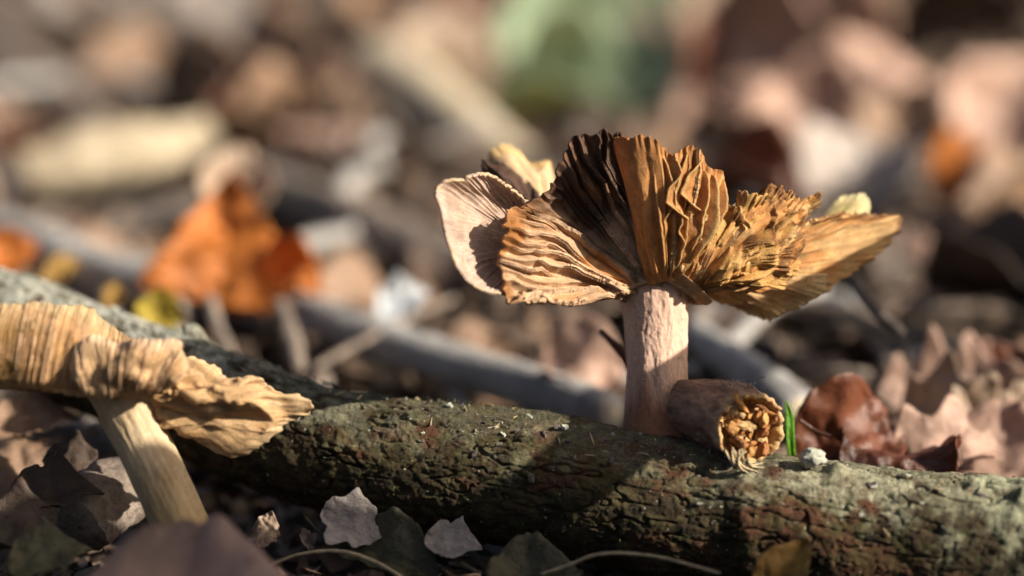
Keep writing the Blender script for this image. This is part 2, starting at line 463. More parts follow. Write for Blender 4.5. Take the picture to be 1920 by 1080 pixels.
def dress_log():
    sp = []
    for _ in range(3600):
        s = rnd.uniform(.12, .98); an = rnd.gauss(1.9, .75)
        p, d, t = log_surface(s, an, rnd.uniform(-.03, .015))
        m = float(fbm(s * 14, an * 1.2, 3, 3))
        if m < 0.08 - 0.25 * smooth(.25, .40, s) * (1 - smooth(.5, .62, s)): continue
        sp.append((p, d, t, rnd.uniform(.03, .075), rnd.uniform(.004, .009), 'blade'))
    tufts('moss', M['moss'], sp)
    sp = []
    for _ in range(260):
        s = rnd.uniform(.05, .99); an = rnd.gauss(1.9, .8)
        p, d, t = log_surface(s, an, rnd.uniform(-.02, .02))
        l = rnd.choice([.012, .016, .02, .03, .045]); sp.append((p, d, t, l * rnd.uniform(.8, 1.6), l * rnd.uniform(.5, 1), 'flake'))
    tufts('lichen_crust', M['lichen'], sp)
    sp = []
    for _ in range(420):
        s = rnd.uniform(.05, .99); an = rnd.gauss(2.0, .9)
        p, d, t = log_surface(s, an, rnd.uniform(-.03, .015))
        l = rnd.uniform(.02, .06); sp.append((p, d, t, l, l * rnd.uniform(.35, .8), 'flake'))
    tufts('bark_scales', M['darkwood'], sp)
    sp = []
    for _ in range(240):
        f = rnd.uniform(.1, .99); an = rnd.gauss(1.8, .6)
        p, d, t = log_surface(f, an, rnd.uniform(-.01, .02))
        l = rnd.uniform(.03, .11); sp.append((p, d, t, l, l * rnd.uniform(.07, .16), 'flake'))
    tufts('straw_bits', M['fibre'], sp)
dress_log()

# ------------------------------------------------------------------ mushroom caps
def gill_field(U, V, count, seed, sharp=1.6, warp=0.35, short=0.5):
    """Uneven ridges that run from the stem out to the rim."""
    r = np.random.RandomState(seed)
    w = r.uniform(.35, 1.6, count); edges = np.concatenate([[0], np.cumsum(w)]); edges /= edges[-1]
    Uw = np.clip(U + warp / count * fbm(U * count * .22, V * 2.6, seed * 1.3, 3) * (0.4 + V), 0, 1)
    ph = np.interp(Uw, edges, np.arange(count + 1))
    i = np.clip(ph.astype(int), 0, count - 1); f = ph - np.floor(ph)
    skew = r.uniform(.25, .75, count)[i]
    tri = np.where(f < skew, f / skew, (1 - f) / (1 - skew))
    h = r.uniform(.25, 1.0, count)
    start = np.where(r.rand(count) < short, r.uniform(.15, .65, count), -.2)
    return np.clip(tri, 0, 1) ** sharp * h[i] * smooth(0, .25, V - start[i])

def sheet(name, rim, base, parent, mat, nu, nv, bulge, color, gills=0, amp=.05, crumple=.05, cfreq=1.6, seed=1, th=.03,
          rag=.05, sharp=1.6, label=None, short=.5, roll=0.0, vpow=1.0, fold=.0, foldn=5, warp=.35, edge=.035):
    """A leaf of dried cap between a line near the stem (base) and the torn rim.
    rim rows: px, py, depth. bulge: cm towards the viewer at half way (number, or one per rim row)."""
    bl = bulge if not np.isscalar(bulge) else [bulge] * len(rim)
    R = spline([[*P(*r), b] for r, b in zip(rim, bl)], nu)
    B = spline([P(*b) for b in base], nu)
    bu = R[:, 3]; R = R[:, :3]
    mid = (R + B) / 2 - FWD[None] * bu[:, None]
    U, Vv = np.meshgrid(np.linspace(0, 1, nu), np.linspace(0, 1, nv) ** vpow, indexing='ij')
    ragged = 1 + rag * (fbm(U * 9, seed, 0, 4, .6) + .35 * noise(U * 60, seed, 2)) * 1.2
    T = (Vv * (1 + (ragged - 1) * smooth(.5, 1, Vv)))[..., None]
    G = (1 - T) ** 2 * B[:, None] + 2 * T * (1 - T) * mid[:, None] + T ** 2 * R[:, None]
    n = grid_normals(G)
    flip = np.mean(np.sum(n * (EYE - G), axis=2)) < 0
    if flip: n = -n
    g = gill_field(U, Vv, gills, seed, sharp, warp, short) if gills else np.zeros_like(U)
    q = G * cfreq
    cr = fbm(q[..., 0] * .7 + seed, q[..., 1] * .7, q[..., 2] * .7, 2, .4)
    wu = .10 * fbm(U * 3, Vv * 2, seed + 9.1, 2)
    rid = 1 - 2.6 * np.abs(noise((U + wu) * cfreq * 2.2 + seed, (Vv + wu) * cfreq * 1.1, seed * .7)) + .3 * fbm(U * cfreq * 6, Vv * cfreq * 3, seed, 2)
    fd = np.sin(U * foldn * 2 * np.pi + 2.5 * fbm(U * 3, Vv * 1.5, seed, 2)) * smooth(0, .6, Vv)
    env = smooth(0, .12, Vv)
    h = amp * g * env * (1 - .35 * smooth(.85, 1, Vv)) + crumple * (cr + .55 * rid) * env + fold * fd
    h = h + roll * smooth(.75, 1, Vv) ** 2
    G = G + n * h[..., None]
    # torn, brittle edge
    G = G + n * (edge * noise(U * 40, Vv * 3, seed) * smooth(.85, 1, Vv))[..., None]
    tint = color(U, Vv, g, cr, seed)
    if flip: G = G[::-1]; tint = tint[::-1]
    Vx, F, Tn = shell(G, th, tint)
    o = link(name, new_mesh(name, Vx, F, Tn), mat, parent, label=label)
    return o, G

def paint(base, rimcol, crest=None, blotch=None, rim0=.8, stain=None):
    base, rimcol = np.array(base), np.array(rimcol)
    def f(U, V, g, cr, seed):
        c = np.broadcast_to(base, U.shape + (3,)).copy()
        def lay(col, k):
            nonlocal c
            k = np.clip(k, 0, 1)[..., None]; c = c * (1 - k) + np.array(col) * k
        nz = fbm(U * 5, V * 4, seed + .5, 4); nf = fbm(U * 26, V * 5, seed + 2.5, 3)
        if blotch is not None: lay(blotch, smooth(.0, .5, nz) * .9)
        if crest is not None: lay(crest, smooth(.3, .9, g) * .75)
        lay(base * .55, smooth(.1, .6, nf) * .6)
        lay(rimcol, smooth(rim0, 1.0, V + .12 * nz + .08 * nf) * .9)
        if stain: stain(U, V, nz, nf, lay)
        return c
    return f

GOLD = (.60, .275, .085); TAN = (.60, .375, .21); PALE = (.58, .40, .25); ROSE = (.48, .34, .26); BROWN = (.20, .085, .025); DARK = (.075, .036, .02); RUST = (.34, .14, .035)
YEL = (.66, .43, .21)

apex = P(1250, 545, 0)
hero = thing('mushroom', P(1232, 815, 0.05), 'tall withered mushroom with upturned ragged golden brown cap on a thick rosy stem', 'mushroom')

def hero_stem():
    path = [(1238, 850, .0, .40), (1232, 818, .0, .385), (1230, 780, .0, .345), (1232, 710, 0, .325), (1231, 640, 0, .33), (1229, 580, 0, .355), (1226, 545, .02, .40), (1226, 515, .05, .46)]
    def disp(TH, S, r):
        cx, sy = np.cos(TH) * .35, np.sin(TH) * .35
        return .022 * fbm(S * .9, cx * 3, sy * 3, 3) + .007 * fbm(S * 2.6, cx * 11, sy * 11, 4, .6) + .006 * fbm(S * 14, cx * 26, sy * 26, 3)
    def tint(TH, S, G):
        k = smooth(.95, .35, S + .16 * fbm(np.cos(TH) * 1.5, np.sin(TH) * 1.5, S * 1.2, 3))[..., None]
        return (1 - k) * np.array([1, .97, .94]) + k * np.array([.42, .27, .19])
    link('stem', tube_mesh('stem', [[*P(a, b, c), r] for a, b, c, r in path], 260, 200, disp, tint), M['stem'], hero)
hero_stem()

cap = thing('cap', apex, None, None); cap.parent = hero; cap.matrix_parent_inverse = hero.matrix_basis.inverted()
bpy.context.view_layer.update()

def dark_top(U, V, nz, nf, lay):
    lay(DARK, smooth(.58, .72, U + .08 * nz) * smooth(.18, .62, V + .28 * nz) * .96)
    lay(RUST, smooth(.55, .66, U) * smooth(.25, .6, nf) * .3)
    lay(PALE, smooth(.42, .1, U) * smooth(.1, .4, V) * .8)

# fan of gills at the front, turned up to the left of the middle
sheet('gill_fan', [(1200, 532, -.05), (1150, 552, -.35), (1085, 562, -.75), (1010, 566, -1.0), (962, 570, -1.1), (948, 520, -1.05), (938, 450, -.95), (950, 400, -.8), (990, 385, -.55), (1030, 345, -.35),
      (1045, 315, -.3), (1062, 280, -.3), (1092, 258, -.3), (1125, 262, -.3), (1152, 258, -.33), (1172, 262, -.36)],
      [(1205, 538, -.05), (1196, 545, -.3), (1190, 545, -.35), (1190, 540, -.4), (1195, 536, -.42), (1205, 532, -.42), (1225, 528, -.42), (1245, 528, -.42)],
      cap, M['flesh'], 620, 190, [.0, .0, -.05, -.15, -.22, -.28, -.3, -.3, -.3, -.3, -.3, -.3, -.32, -.32, -.32, -.3],
      paint(TAN, RUST, PALE, GOLD, .9, dark_top), gills=36, amp=.13, crumple=.07, seed=3, rag=.06, sharp=1.3, short=.5, fold=.04, foldn=4, warp=.8)

# the bulging pleated column
col_rim = [(1150, 262, -.36), (1165, 256, -.55), (1190, 254, -.72), (1215, 256, -.78), (1240, 272, -.80), (1262, 283, -.8), (1290, 277, -.78), (1312, 284, -.74), (1325, 312, -.66), (1350, 322, -.55), (1356, 350, -.45), (1358, 400, -.35), (1352, 440, -.3)]
col_base = [(1215, 536, -.44), (1235, 530, -.46), (1250, 527, -.46), (1265, 527, -.46), (1280, 528, -.44), (1296, 532, -.38), (1310, 538, -.3)]
_, CG = sheet('pleated_column', col_rim, col_base, cap, M['flesh'], 520, 200, [.12, .25, .32, .30, .2, .12, .1, .1, .15, .2, .2, .15, .05],
      paint(GOLD, RUST, YEL, (.42, .19, .055), .86), gills=12, amp=.09, crumple=.03, seed=8, rag=.035, sharp=1.1, short=.2, th=.03)

# crinkled lobe to the right of the column
_, DG = sheet('crinkled_lobe', [(1335, 395, -.35), (1362, 402, -.45), (1392, 380, -.48), (1430, 374, -.45), (1470, 376, -.35), (1515, 376, -.15), (1512, 400, -.15), (1500, 440, -.2), (1488, 490, -.22), (1455, 528, -.22), (1400, 540, -.2), (1335, 540, -.15)],
      [(1296, 528, -.36), (1298, 528, -.36), (1300, 529, -.36), (1304, 530, -.36), (1310, 534, -.32), (1316, 538, -.25), (1316, 542, -.15)],
      cap, M['flesh'], 460, 170, [.1, .18, .22, .24, .24, .22, .22, .22, .2, .18, .15, .1],
      paint(GOLD, BROWN, YEL, (.55, .33, .13), .93), gills=10, amp=.06, crumple=.05, cfreq=1.8, seed=14, rag=.05, fold=.04, foldn=3.6, warp=.8, sharp=1.0)

def gill_blades(CG, specs, wav=.018, col=GOLD, seed=0):
    nu, nv = CG.shape[:2]
    n = grid_normals(CG)
    for q, (u0, v0, v1, wd, lean) in enumerate(specs, seed):
        ns, nw = 70, 10
        S = np.linspace(0, 1, ns)
        vv = v0 + (v1 - v0) * S
        uu = u0 + wav * noise(S * 2.3, q * 1.7, 1) + (1 - S) * (.5 - u0) * .15
        iu = np.clip((uu * (nu - 1)).astype(int), 0, nu - 1); iv = np.clip((vv * (nv - 1)).astype(int), 0, nv - 1)
        base = CG[iu, iv]; nn = n[iu, iv]
        k = np.ones(9) / 9
        pad = lambda a: np.stack([np.convolve(np.pad(a[:, c], 4, 'edge'), k, 'valid') for c in range(3)], 1)
        base, nn = pad(base), pad(nn)
        if np.mean(np.sum(nn * (EYE - base), 1)) < 0: nn = -nn
        prof = wd * (np.sin(np.pi * np.clip(S * .97 + .015, 0, 1)) ** .55) * (.8 + .2 * S + .13 * noise(S * 4, q * 3.1, 2))
        W = np.linspace(0, 1, nw)
        bend = lean * (W[None] ** 1.5) * (.8 + .5 * noise(S * 1.5, q * 1.9, 7)[:, None])
        G = base[:, None] - nn[:, None] * .06 + nn[:, None] * (prof[:, None] * W[None] * 1.15)[..., None] + RIGHT * (bend * prof[:, None] + .012 * noise(S * 14, q, 5)[:, None])[..., None]
        U, Vq = np.meshgrid(S, W, indexing='ij')
        tint = paint(col, (.62, .42, .17), None, (.44, .22, .06), .75)(Vq * .4 + q, Vq, Vq * 0, Vq, q + 4.2)
        Vx, F, T = shell(G, .016, tint)
        link('gill', new_mesh('gill', Vx, F, T), M['flesh_thin'], cap)
gill_blades(CG, [(.27, .05, .8, .12, -.25), (.345, .10, .97, .18, -.2), (.41, .05, .97, .22, -.1), (.47, .03, .96, .22, 0.), (.53, .03, .98, .24, .1), (.59, .08, .95, .22, .1), (.65, .08, .97, .22, .2), (.72, .12, .97, .18, .25), (.79, .2, .97, .14, .3)], .004)
for q, (rim_, base_, bl_) in enumerate([
    ([(1462, 385, -0.11), (1490, 376, -0.06), (1518, 372, 0.04), (1512, 405, 0.04), (1498, 450, -0.01), (1482, 495, -0.06), (1450, 528, -0.08)], [(1330, 528, -0.16), (1336, 532, -0.16), (1342, 536, -0.16), (1345, 540, -0.14)], .26),
    ([(1418, 384, -0.26), (1448, 373, -0.26), (1478, 384, -0.21), (1482, 420, -0.18), (1472, 465, -0.18), (1440, 520, -0.16)], [(1318, 522, -0.22), (1326, 526, -0.24), (1334, 532, -0.24), (1338, 538, -0.20)], .3),
    ([(1380, 392, -0.36), (1402, 378, -0.38), (1432, 384, -0.36), (1444, 415, -0.34), (1438, 460, -0.31), (1408, 522, -0.26)], [(1308, 518, -0.28), (1318, 522, -0.30), (1326, 530, -0.30), (1330, 538, -0.26)], .28),
    ([(1338, 402, -0.34), (1360, 398, -0.41), (1388, 412, -0.44), (1396, 450, -0.41), (1388, 495, -0.38), (1368, 532, -0.32)], [(1298, 516, -0.32), (1306, 520, -0.34), (1316, 528, -0.34), (1320, 538, -0.30)], .22)]):
    sheet('curled_plate', rim_, base_, cap, M['flesh'], 240, 110, bl_, paint((.57, .32, .1), BROWN, (.62, .42, .18), GOLD, .95), gills=6, amp=.05, crumple=.07, cfreq=1.7, seed=101 + q * 7, rag=.06, fold=.09, foldn=1.3 + .2 * q, warp=1.0, th=.022, roll=.08)


# the wing that reaches far out to the right, and the drooping lobe below it
sheet('wing', [(1470, 450, -.25), (1500, 420, -.1), (1545, 405, .15), (1590, 398, .45), (1640, 402, .75), (1682, 412, .95), (1668, 450, .95), (1630, 485, .85), (1590, 512, .8), (1530, 548, .8), (1470, 572, .85)],
      [(1330, 505, -.1), (1330, 510, -.1), (1330, 516, -.05), (1328, 522, .0), (1322, 528, .1), (1318, 534, .2), (1312, 536, .25)],
      cap, M['flesh'], 420, 170, [.05, .08, .12, .15, .18, .2, .22, .24, .24, .2, .15],
      paint((.62, .38, .16), BROWN, (.66, .47, .27), GOLD, .97), gills=34, amp=.014, crumple=.05, cfreq=1.7, seed=31, rag=.03, roll=.03, warp=1.2)
sheet('drooping_lobe', [(1545, 515, .35), (1535, 545, .4), (1500, 570, .5), (1455, 588, .6), (1418, 593, .7), (1375, 578, .75), (1335, 553, .7), (1305, 535, .5)],
      [(1330, 512, .1), (1320, 520, .15), (1310, 525, .2), (1300, 528, .25), (1290, 530, .3)],
      cap, M['flesh_pale'], 320, 120, .18, paint((.60, .40, .19), (.66, .5, .26), YEL, (.44, .25, .14), .8), gills=18, amp=.010, crumple=.06, seed=37, rag=.03)

# cupped flap on the far left
sheet('cupped_flap', [(1010, 392, -.1), (985, 378, -.35), (945, 345, -.6), (905, 329, -.8), (865, 335, -.95), (826, 351, -1.05), (831, 400, -1.2), (836, 445, -1.27), (852, 492, -1.3), (888, 533, -1.25), (925, 546, -1.15), (970, 552, -.9)],
      [(1010, 430, -.1), (1000, 430, -.1), (985, 430, -.15), (970, 435, -.15), (965, 445, -.15), (970, 460, -.15), (985, 475, -.2), (1000, 490, -.2)],
      cap, M['flesh_pale'], 420, 150, [-.1, -.2, -.25, -.3, -.32, -.34, -.36, -.36, -.36, -.34, -.3, -.2],
      paint(ROSE, (.5, .36, .22), (.58, .44, .36), (.42, .29, .21), 1.0), gills=46, amp=.016, crumple=.04, seed=41, rag=.02, th=.035, edge=.008)

# pieces of the far side of the cap
sheet('burnt_shred', [(1000, 392, .5), (985, 378, .55), (945, 345, .6), (915, 322, .6), (902, 300, .6), (925, 298, .7), (960, 325, .8), (990, 345, .8), (1010, 372, .7)],
      [(1020, 420, .6), (1022, 410, .6), (1024, 405, .65), (1026, 400, .7), (1028, 400, .7)], cap, M['flesh'], 160, 70, .1,
      paint(DARK, (.03, .02, .02), (.09, .05, .05), None, .9), gills=6, amp=.04, crumple=.08, seed=45, rag=.08, label='blackened curled shred of the cap')
sheet('back_flap', [(990, 385, 1.0), (955, 340, 1.05), (925, 305, 1.1), (920, 288, 1.1), (955, 280, 1.15), (985, 300, 1.2), (1012, 305, 1.2), (1032, 318, 1.2), (1036, 350, 1.1), (1030, 390, 1.0)],
      [(1040, 430, .7), (1045, 425, .7), (1050, 425, .7), (1055, 430, .7)], cap, M['flesh_pale'], 200, 80, .25,
      paint((.58, .4, .22), (.62, .42, .16), PALE, (.55, .36, .25), .8), gills=8, amp=.03, crumple=.07, seed=51, rag=.06)
sheet('back_flap', [(1545, 410, .9), (1560, 390, 1.0), (1580, 372, 1.05), (1605, 368, 1.05), (1626, 372, 1.0), (1628, 392, .9), (1632, 412, .8)],
      [(1480, 470, .6), (1490, 465, .6), (1500, 465, .6), (1510, 470, .6)], cap, M['flesh_pale'], 120, 60, .12,
      paint((.6, .48, .2), (.64, .54, .3), None, None, .8), crumple=.04, seed=57, rag=.03)
sheet('back_flap', [(1355, 430, .3), (1372, 396, .35), (1400, 376, .4), (1430, 370, .4), (1455, 380, .35), (1460, 410, .3)],
      [(1330, 500, .2), (1340, 495, .2), (1350, 495, .2), (1360, 500, .2)], cap, M['flesh_pale'], 140, 60, .1,
      paint((.42, .32, .2), (.5, .38, .25), None, (.35, .25, .16), .85), crumple=.06, seed=61, rag=.05)
# the far half of the funnel, mostly hidden by the near one
sheet('back_funnel', [(1000, 470, .4), (1015, 400, 1.0), (1060, 350, 1.6), (1150, 325, 2.0), (1260, 330, 2.2), (1360, 400, 2.1), (1450, 425, 1.8), (1540, 440, 1.3), (1560, 480, .8), (1520, 520, .5)],
      [(1185, 530, .1), (1195, 528, .3), (1215, 526, .42), (1240, 526, .46), (1265, 527, .42), (1285, 530, .3), (1295, 532, .15)],
      cap, M['flesh'], 260, 90, -.2, paint(TAN, RUST, None, GOLD, .9), gills=20, amp=.03, crumple=.08, seed=67, rag=.06)
# underside where cap meets stem
def cap_neck():
    path = [(1226, 552, .02, .40), (1228, 535, .04, .47), (1236, 520, .05, .55), (1244, 508, .06, .62)]
    def tint(TH, S, G):
        return np.broadcast_to(np.array((.46, .3, .16)), TH.shape + (3,)) * (1 + .3 * fbm(TH * 3, S * 4, 1, 3))[..., None]
    link('neck', tube_mesh('neck', [[*P(a, b, c), r] for a, b, c, r in path], 40, 120, lambda TH, S, r: .03 * fbm(np.cos(TH) * 3, np.sin(TH) * 3, S * 3, 3), tint), M['flesh'], cap)
cap_neck()

# ------------------------------------------------------------------ broken stem stub beside the tall mushroom
def build_stub():
    st = thing('broken_stem', P(1330, 850, -.1), 'broken brown mushroom stem stub with crumbly orange end leaning against the tall stem', 'stem stub')
    path = [(1262, 762, .15, .31), (1308, 768, -.18, .345), (1352, 781, -.46, .37), (1392, 797, -.78, .38), (1408, 804, -.95, .375)]
    pp = [[*P(a, b, c), r] for a, b, c, r in path]
    def disp(TH, S, r):
        cx, sy = np.cos(TH), np.sin(TH)
        rim = smooth(S.max() - .22, S.max(), S)
        return .06 * fbm(S * 1.6, cx, sy, 2) + .018 * fbm(S * 4, cx * 4, sy * 4, 4, .6) - .007 * np.abs(np.sin(S * 13 + cx * 2)) + rim * .02 * fbm(cx * 6, sy * 6, 3, 3)
    def tint(TH, S, G):
        n = fbm(S * 3, np.cos(TH) * 3, np.sin(TH) * 3, 4)[..., None]
        c = np.array((.25, .145, .095)) * (1 + .7 * n)
        k = smooth(S.max() - .18, S.max(), S + .06 * fbm(np.cos(TH) * 5, np.sin(TH) * 5, 1, 3))[..., None]
        return c * (1 - k) + np.array((.45, .29, .15)) * k
    G, ax, t, TH, S = tube_grid(pp, 90, 120, disp)
    # ragged open mouth: ends at different lengths, then folds inwards
    tt = t[-1]
    jag = .09 * fbm(np.cos(TH[:, 0]) * 2.5, np.sin(TH[:, 0]) * 2.5, 4, 4)
    k = smooth(.6, 1, np.linspace(0, 1, 90))
    G = G + (jag[:, None] * k[None])[..., None] * tt
    T = tint(TH, S, G)
    inner = [G[:, -1] + (ax[-1] - G[:, -1]) * f - tt * dd for f, dd in ((.10, .01), (.17, .06), (.22, .16), (.35, .24), (.7, .27), (.95, .28))]
    G2 = np.concatenate([G, np.stack(inner, 1)], 1)
    T2 = np.concatenate([T, np.broadcast_to(np.array((.52, .30, .11)), (120, 6, 3))], 1)
    link('skin', new_mesh('skin', G2.reshape(-1, 3), grid_faces(120, 96, wrap=True), T2.reshape(-1, 3)), M['stubskin'], st)
    a = np.cross(tt, [0, 0, 1.0]); a /= np.linalg.norm(a); b = np.cross(a, tt)
    # crumbs of rotten flesh packed in the open end
    for q in range(64):
        rr = .30 * math.sqrt(rnd.random()) * .92; an = rnd.uniform(0, 6.283); sz = rnd.choice([.03, .04, .05, .06, .08])
        c = ax[-1] + a * rr * math.cos(an) + b * rr * math.sin(an) - tt * rnd.uniform(.0, .13)
        th, ph = np.meshgrid(np.linspace(0, np.pi, 9), np.linspace(0, 2 * np.pi, 12, endpoint=False), indexing='ij')
        d = np.stack([np.sin(th) * np.cos(ph), np.sin(th) * np.sin(ph), np.cos(th)], -1)
        # angular chips: clip the ball by a few random planes
        rad = np.full(d.shape[:2], 1.6)
        for _ in range(9):
            v = np.array([rnd.gauss(0, 1) for _ in range(3)]); v /= np.linalg.norm(v)
            k = d @ v; rad = np.where(k > .15, np.minimum(rad, rnd.uniform(.45, 1.0) / np.maximum(k, .15)), rad)
        rad = sz * np.minimum(rad, 1.5) * (1 + .15 * noise(d[..., 0] * 4 + q, d[..., 1] * 4, d[..., 2] * 4))
        R = Matrix.Rotation(rnd.uniform(0, 6), 3, Vector((rnd.random(), rnd.random(), rnd.random()))) 
        d = (d * np.array([1, .6, 1.3])) @ np.array(R)
        V = c + d * rad[..., None]
        col = np.array(rnd.choice([(.58, .29, .09), (.5, .22, .06), (.62, .40, .18), (.36, .15, .05)]))
        T = np.broadcast_to(col, V.shape) * (1 + .35 * noise(V[..., 0] * 9, V[..., 1] * 9, V[..., 2] * 9))[..., None]
        link('crumb', new_mesh('crumb', V.transpose(1, 0, 2).reshape(-1, 3), grid_faces(12, 9, wrap=True), T.transpose(1, 0, 2).reshape(-1, 3), smooth_shade=False), M['crumb'], st)
    # torn fibres hanging from the lower lip, and white fuzz on top
    ends = [(1412, 882, -.95), (1425, 886, -.95), (1398, 872, -.98), (1438, 878, -.9), (1405, 888, -.98), (1418, 868, -.95), (1388, 850, -.98), (1430, 868, -.9)]
    for q, e in enumerate(ends):
        s = P(1362 + q * 6 + rnd.uniform(-5, 5), 838 + rnd.uniform(-6, 12) + q * 1.5, -1.08)
        e = P(*e); m = (s + e) / 2 + np.array([-.06, -.06, -.03])
        link('fibre', tube_mesh('fibre', [[*s, .012], [*m, .014], [*e, .004]], 14, 6), M['fibre'], st)
    for q in range(26):
        s = P(1372 + rnd.uniform(-18, 42), 728 + rnd.uniform(-6, 14), -.74)
        e = s + np.array([rnd.uniform(-.12, .16), rnd.uniform(-.1, .1), rnd.uniform(.0, .09)]); m = (s + e) / 2 + np.array([0, 0, rnd.uniform(0, .06)])
        link('fuzz', tube_mesh('fuzz', [[*s, .004], [*m, .004], [*e, .002]], 7, 4), M['lichen'] if q % 4 else M['darkwood'], st)
build_stub()

# ------------------------------------------------------------------ second mushroom, in front of the branch
D2 = -1.1
small = thing('mushroom', P(420, 1150, D2), 'leaning withered mushroom with folded tan cap on a slanting cream stem before the branch', 'mushroom')
def small_stem():
    path = [(425, 1160, .36), (385, 1080, .345), (345, 1000, .34), (310, 920, .335), (275, 845, .335), (245, 785, .33), (228, 745, .35), (222, 725, .40)]
    def disp(TH, S, r):
        cx, sy = np.cos(TH) * .35, np.sin(TH) * .35
        return .014 * fbm(S * .9, cx * 3, sy * 3, 3) + .008 * fbm(S * 2.2, cx * 12, sy * 12, 4, .6)
    def tint(TH, S, G):
        k = smooth(.4, 2.2, S + .5 * fbm(np.cos(TH), np.sin(TH), S, 3))[..., None]
        return (1 - k) * np.array([.8, .72, .5]) + k * np.array([1, 1, 1])
    link('stem', tube_mesh('stem', [[*P(a, b, D2), r * .86] for a, b, r in path], 220, 160, disp, tint), M['stem2'], small)
small_stem()
cap2 = thing('cap', P(235, 740, D2), None, None); cap2.parent = small; cap2.matrix_parent_inverse = small.matrix_basis.inverted()
bpy.context.view_layer.update()
OCH = (.56, .325, .145); CREAM = (.70, .48, .31)
sheet('rim_band', [(-230, 640, D2), (-120, 600, D2 - .3), (0, 573, D2 - .45), (60, 570, D2 - .45), (125, 574, D2 - .4), (175, 582, D2 - .3), (195, 600, D2 - .2), (250, 640, D2 - .1)],
      [(-200, 690, D2 - .1), (-100, 712, D2 - .35), (0, 722, D2 - .5), (80, 730, D2 - .5), (150, 738, D2 - .4), (225, 742, D2 - .2)],
      cap2, M['flesh'], 560, 110, [.1, .25, .3, .3, .28, .2, .1, .0], paint(OCH, (.6, .44, .24), CREAM, (.42, .24, .07), .7), gills=105, amp=.035, crumple=.03, seed=71, rag=.03, sharp=1.2, short=.2)
sheet('folded_curtain', [(140, 690, D2 - .5), (148, 655, D2 - .5), (190, 632, D2 - .55), (240, 640, D2 - .6), (290, 648, D2 - .6), (347, 643, D2 - .5), (345, 670, D2 - .45), (330, 705, D2 - .4)],
      [(150, 735, D2 - .55), (170, 746, D2 - .6), (205, 748, D2 - .62), (240, 738, D2 - .6), (275, 742, D2 - .55), (305, 735, D2 - .5), (325, 716, D2 - .42)],
      cap2, M['flesh'], 420, 110, [.1, .2, .28, .25, .28, .3, .3, .2], paint((.57, .37, .19), (.66, .47, .30), CREAM, OCH, .75), gills=52, amp=.035, crumple=.025, seed=77, rag=.02, sharp=1.2, short=.3, fold=.06, foldn=2.4)
sheet('side_lobe', [(335, 690, D2 + .1), (370, 680, D2), (405, 681, D2 - .05), (432, 704, D2 - .1), (455, 716, D2 - .1), (485, 709, D2 - .1), (530, 735, D2 - .05), (575, 748, D2), (581, 775, D2), (560, 798, D2), (490, 819, D2 + .05), (410, 823, D2 + .1), (340, 808, D2 + .15), (285, 785, D2 + .2)],
      [(268, 735, D2 - .1), (272, 742, D2 - .15), (278, 748, D2 - .18), (282, 755, D2 - .15), (284, 765, D2 - .1), (282, 772, D2)],
      cap2, M['flesh'], 420, 130, [.2, .25, .3, .3, .3, .3, .3, .3, .3, .3, .3, .25, .2, .1], paint((.58, .37, .18), (.64, .45, .25), CREAM, OCH, .85), gills=14, amp=.02, crumple=.13, cfreq=2.5, seed=84, rag=.05, fold=.08, foldn=2.8)
sheet('back_funnel', [(-220, 650, D2 + .3), (-80, 600, D2 + .9), (60, 585, D2 + 1.3), (180, 610, D2 + 1.3), (300, 665, D2 + 1.0), (380, 710, D2 + .6), (420, 770, D2 + .3)],
      [(190, 735, D2 + .1), (205, 730, D2 + .3), (230, 730, D2 + .38), (255, 735, D2 + .3), (265, 745, D2 + .1)],
      cap2, M['flesh'], 260, 80, -.15, paint(TAN, RUST, None, OCH, .9), gills=16, amp=.03, crumple=.07, seed=89, rag=.05)
def cap2_disc():
    # the flesh between stem top and the folded margin
    sheet('flesh_disc', [(-200, 700, D2 - .05), (-90, 716, D2 - .3), (0, 724, D2 - .46), (80, 731, D2 - .46), (150, 740, D2 - .5), (205, 746, D2 - .58), (275, 742, D2 - .5), (325, 716, D2 - .38)],
          [(200, 738, D2 + .1), (204, 742, D2 - .1), (212, 744, D2 - .25), (225, 745, D2 - .32), (240, 744, D2 - .3), (255, 742, D2 - .15)], cap2, M['flesh'], 200, 50, -.02, paint((.4, .24, .09), OCH, None, None, .9), gills=20, amp=.03, crumple=.03, seed=93, rag=0)
cap2_disc()

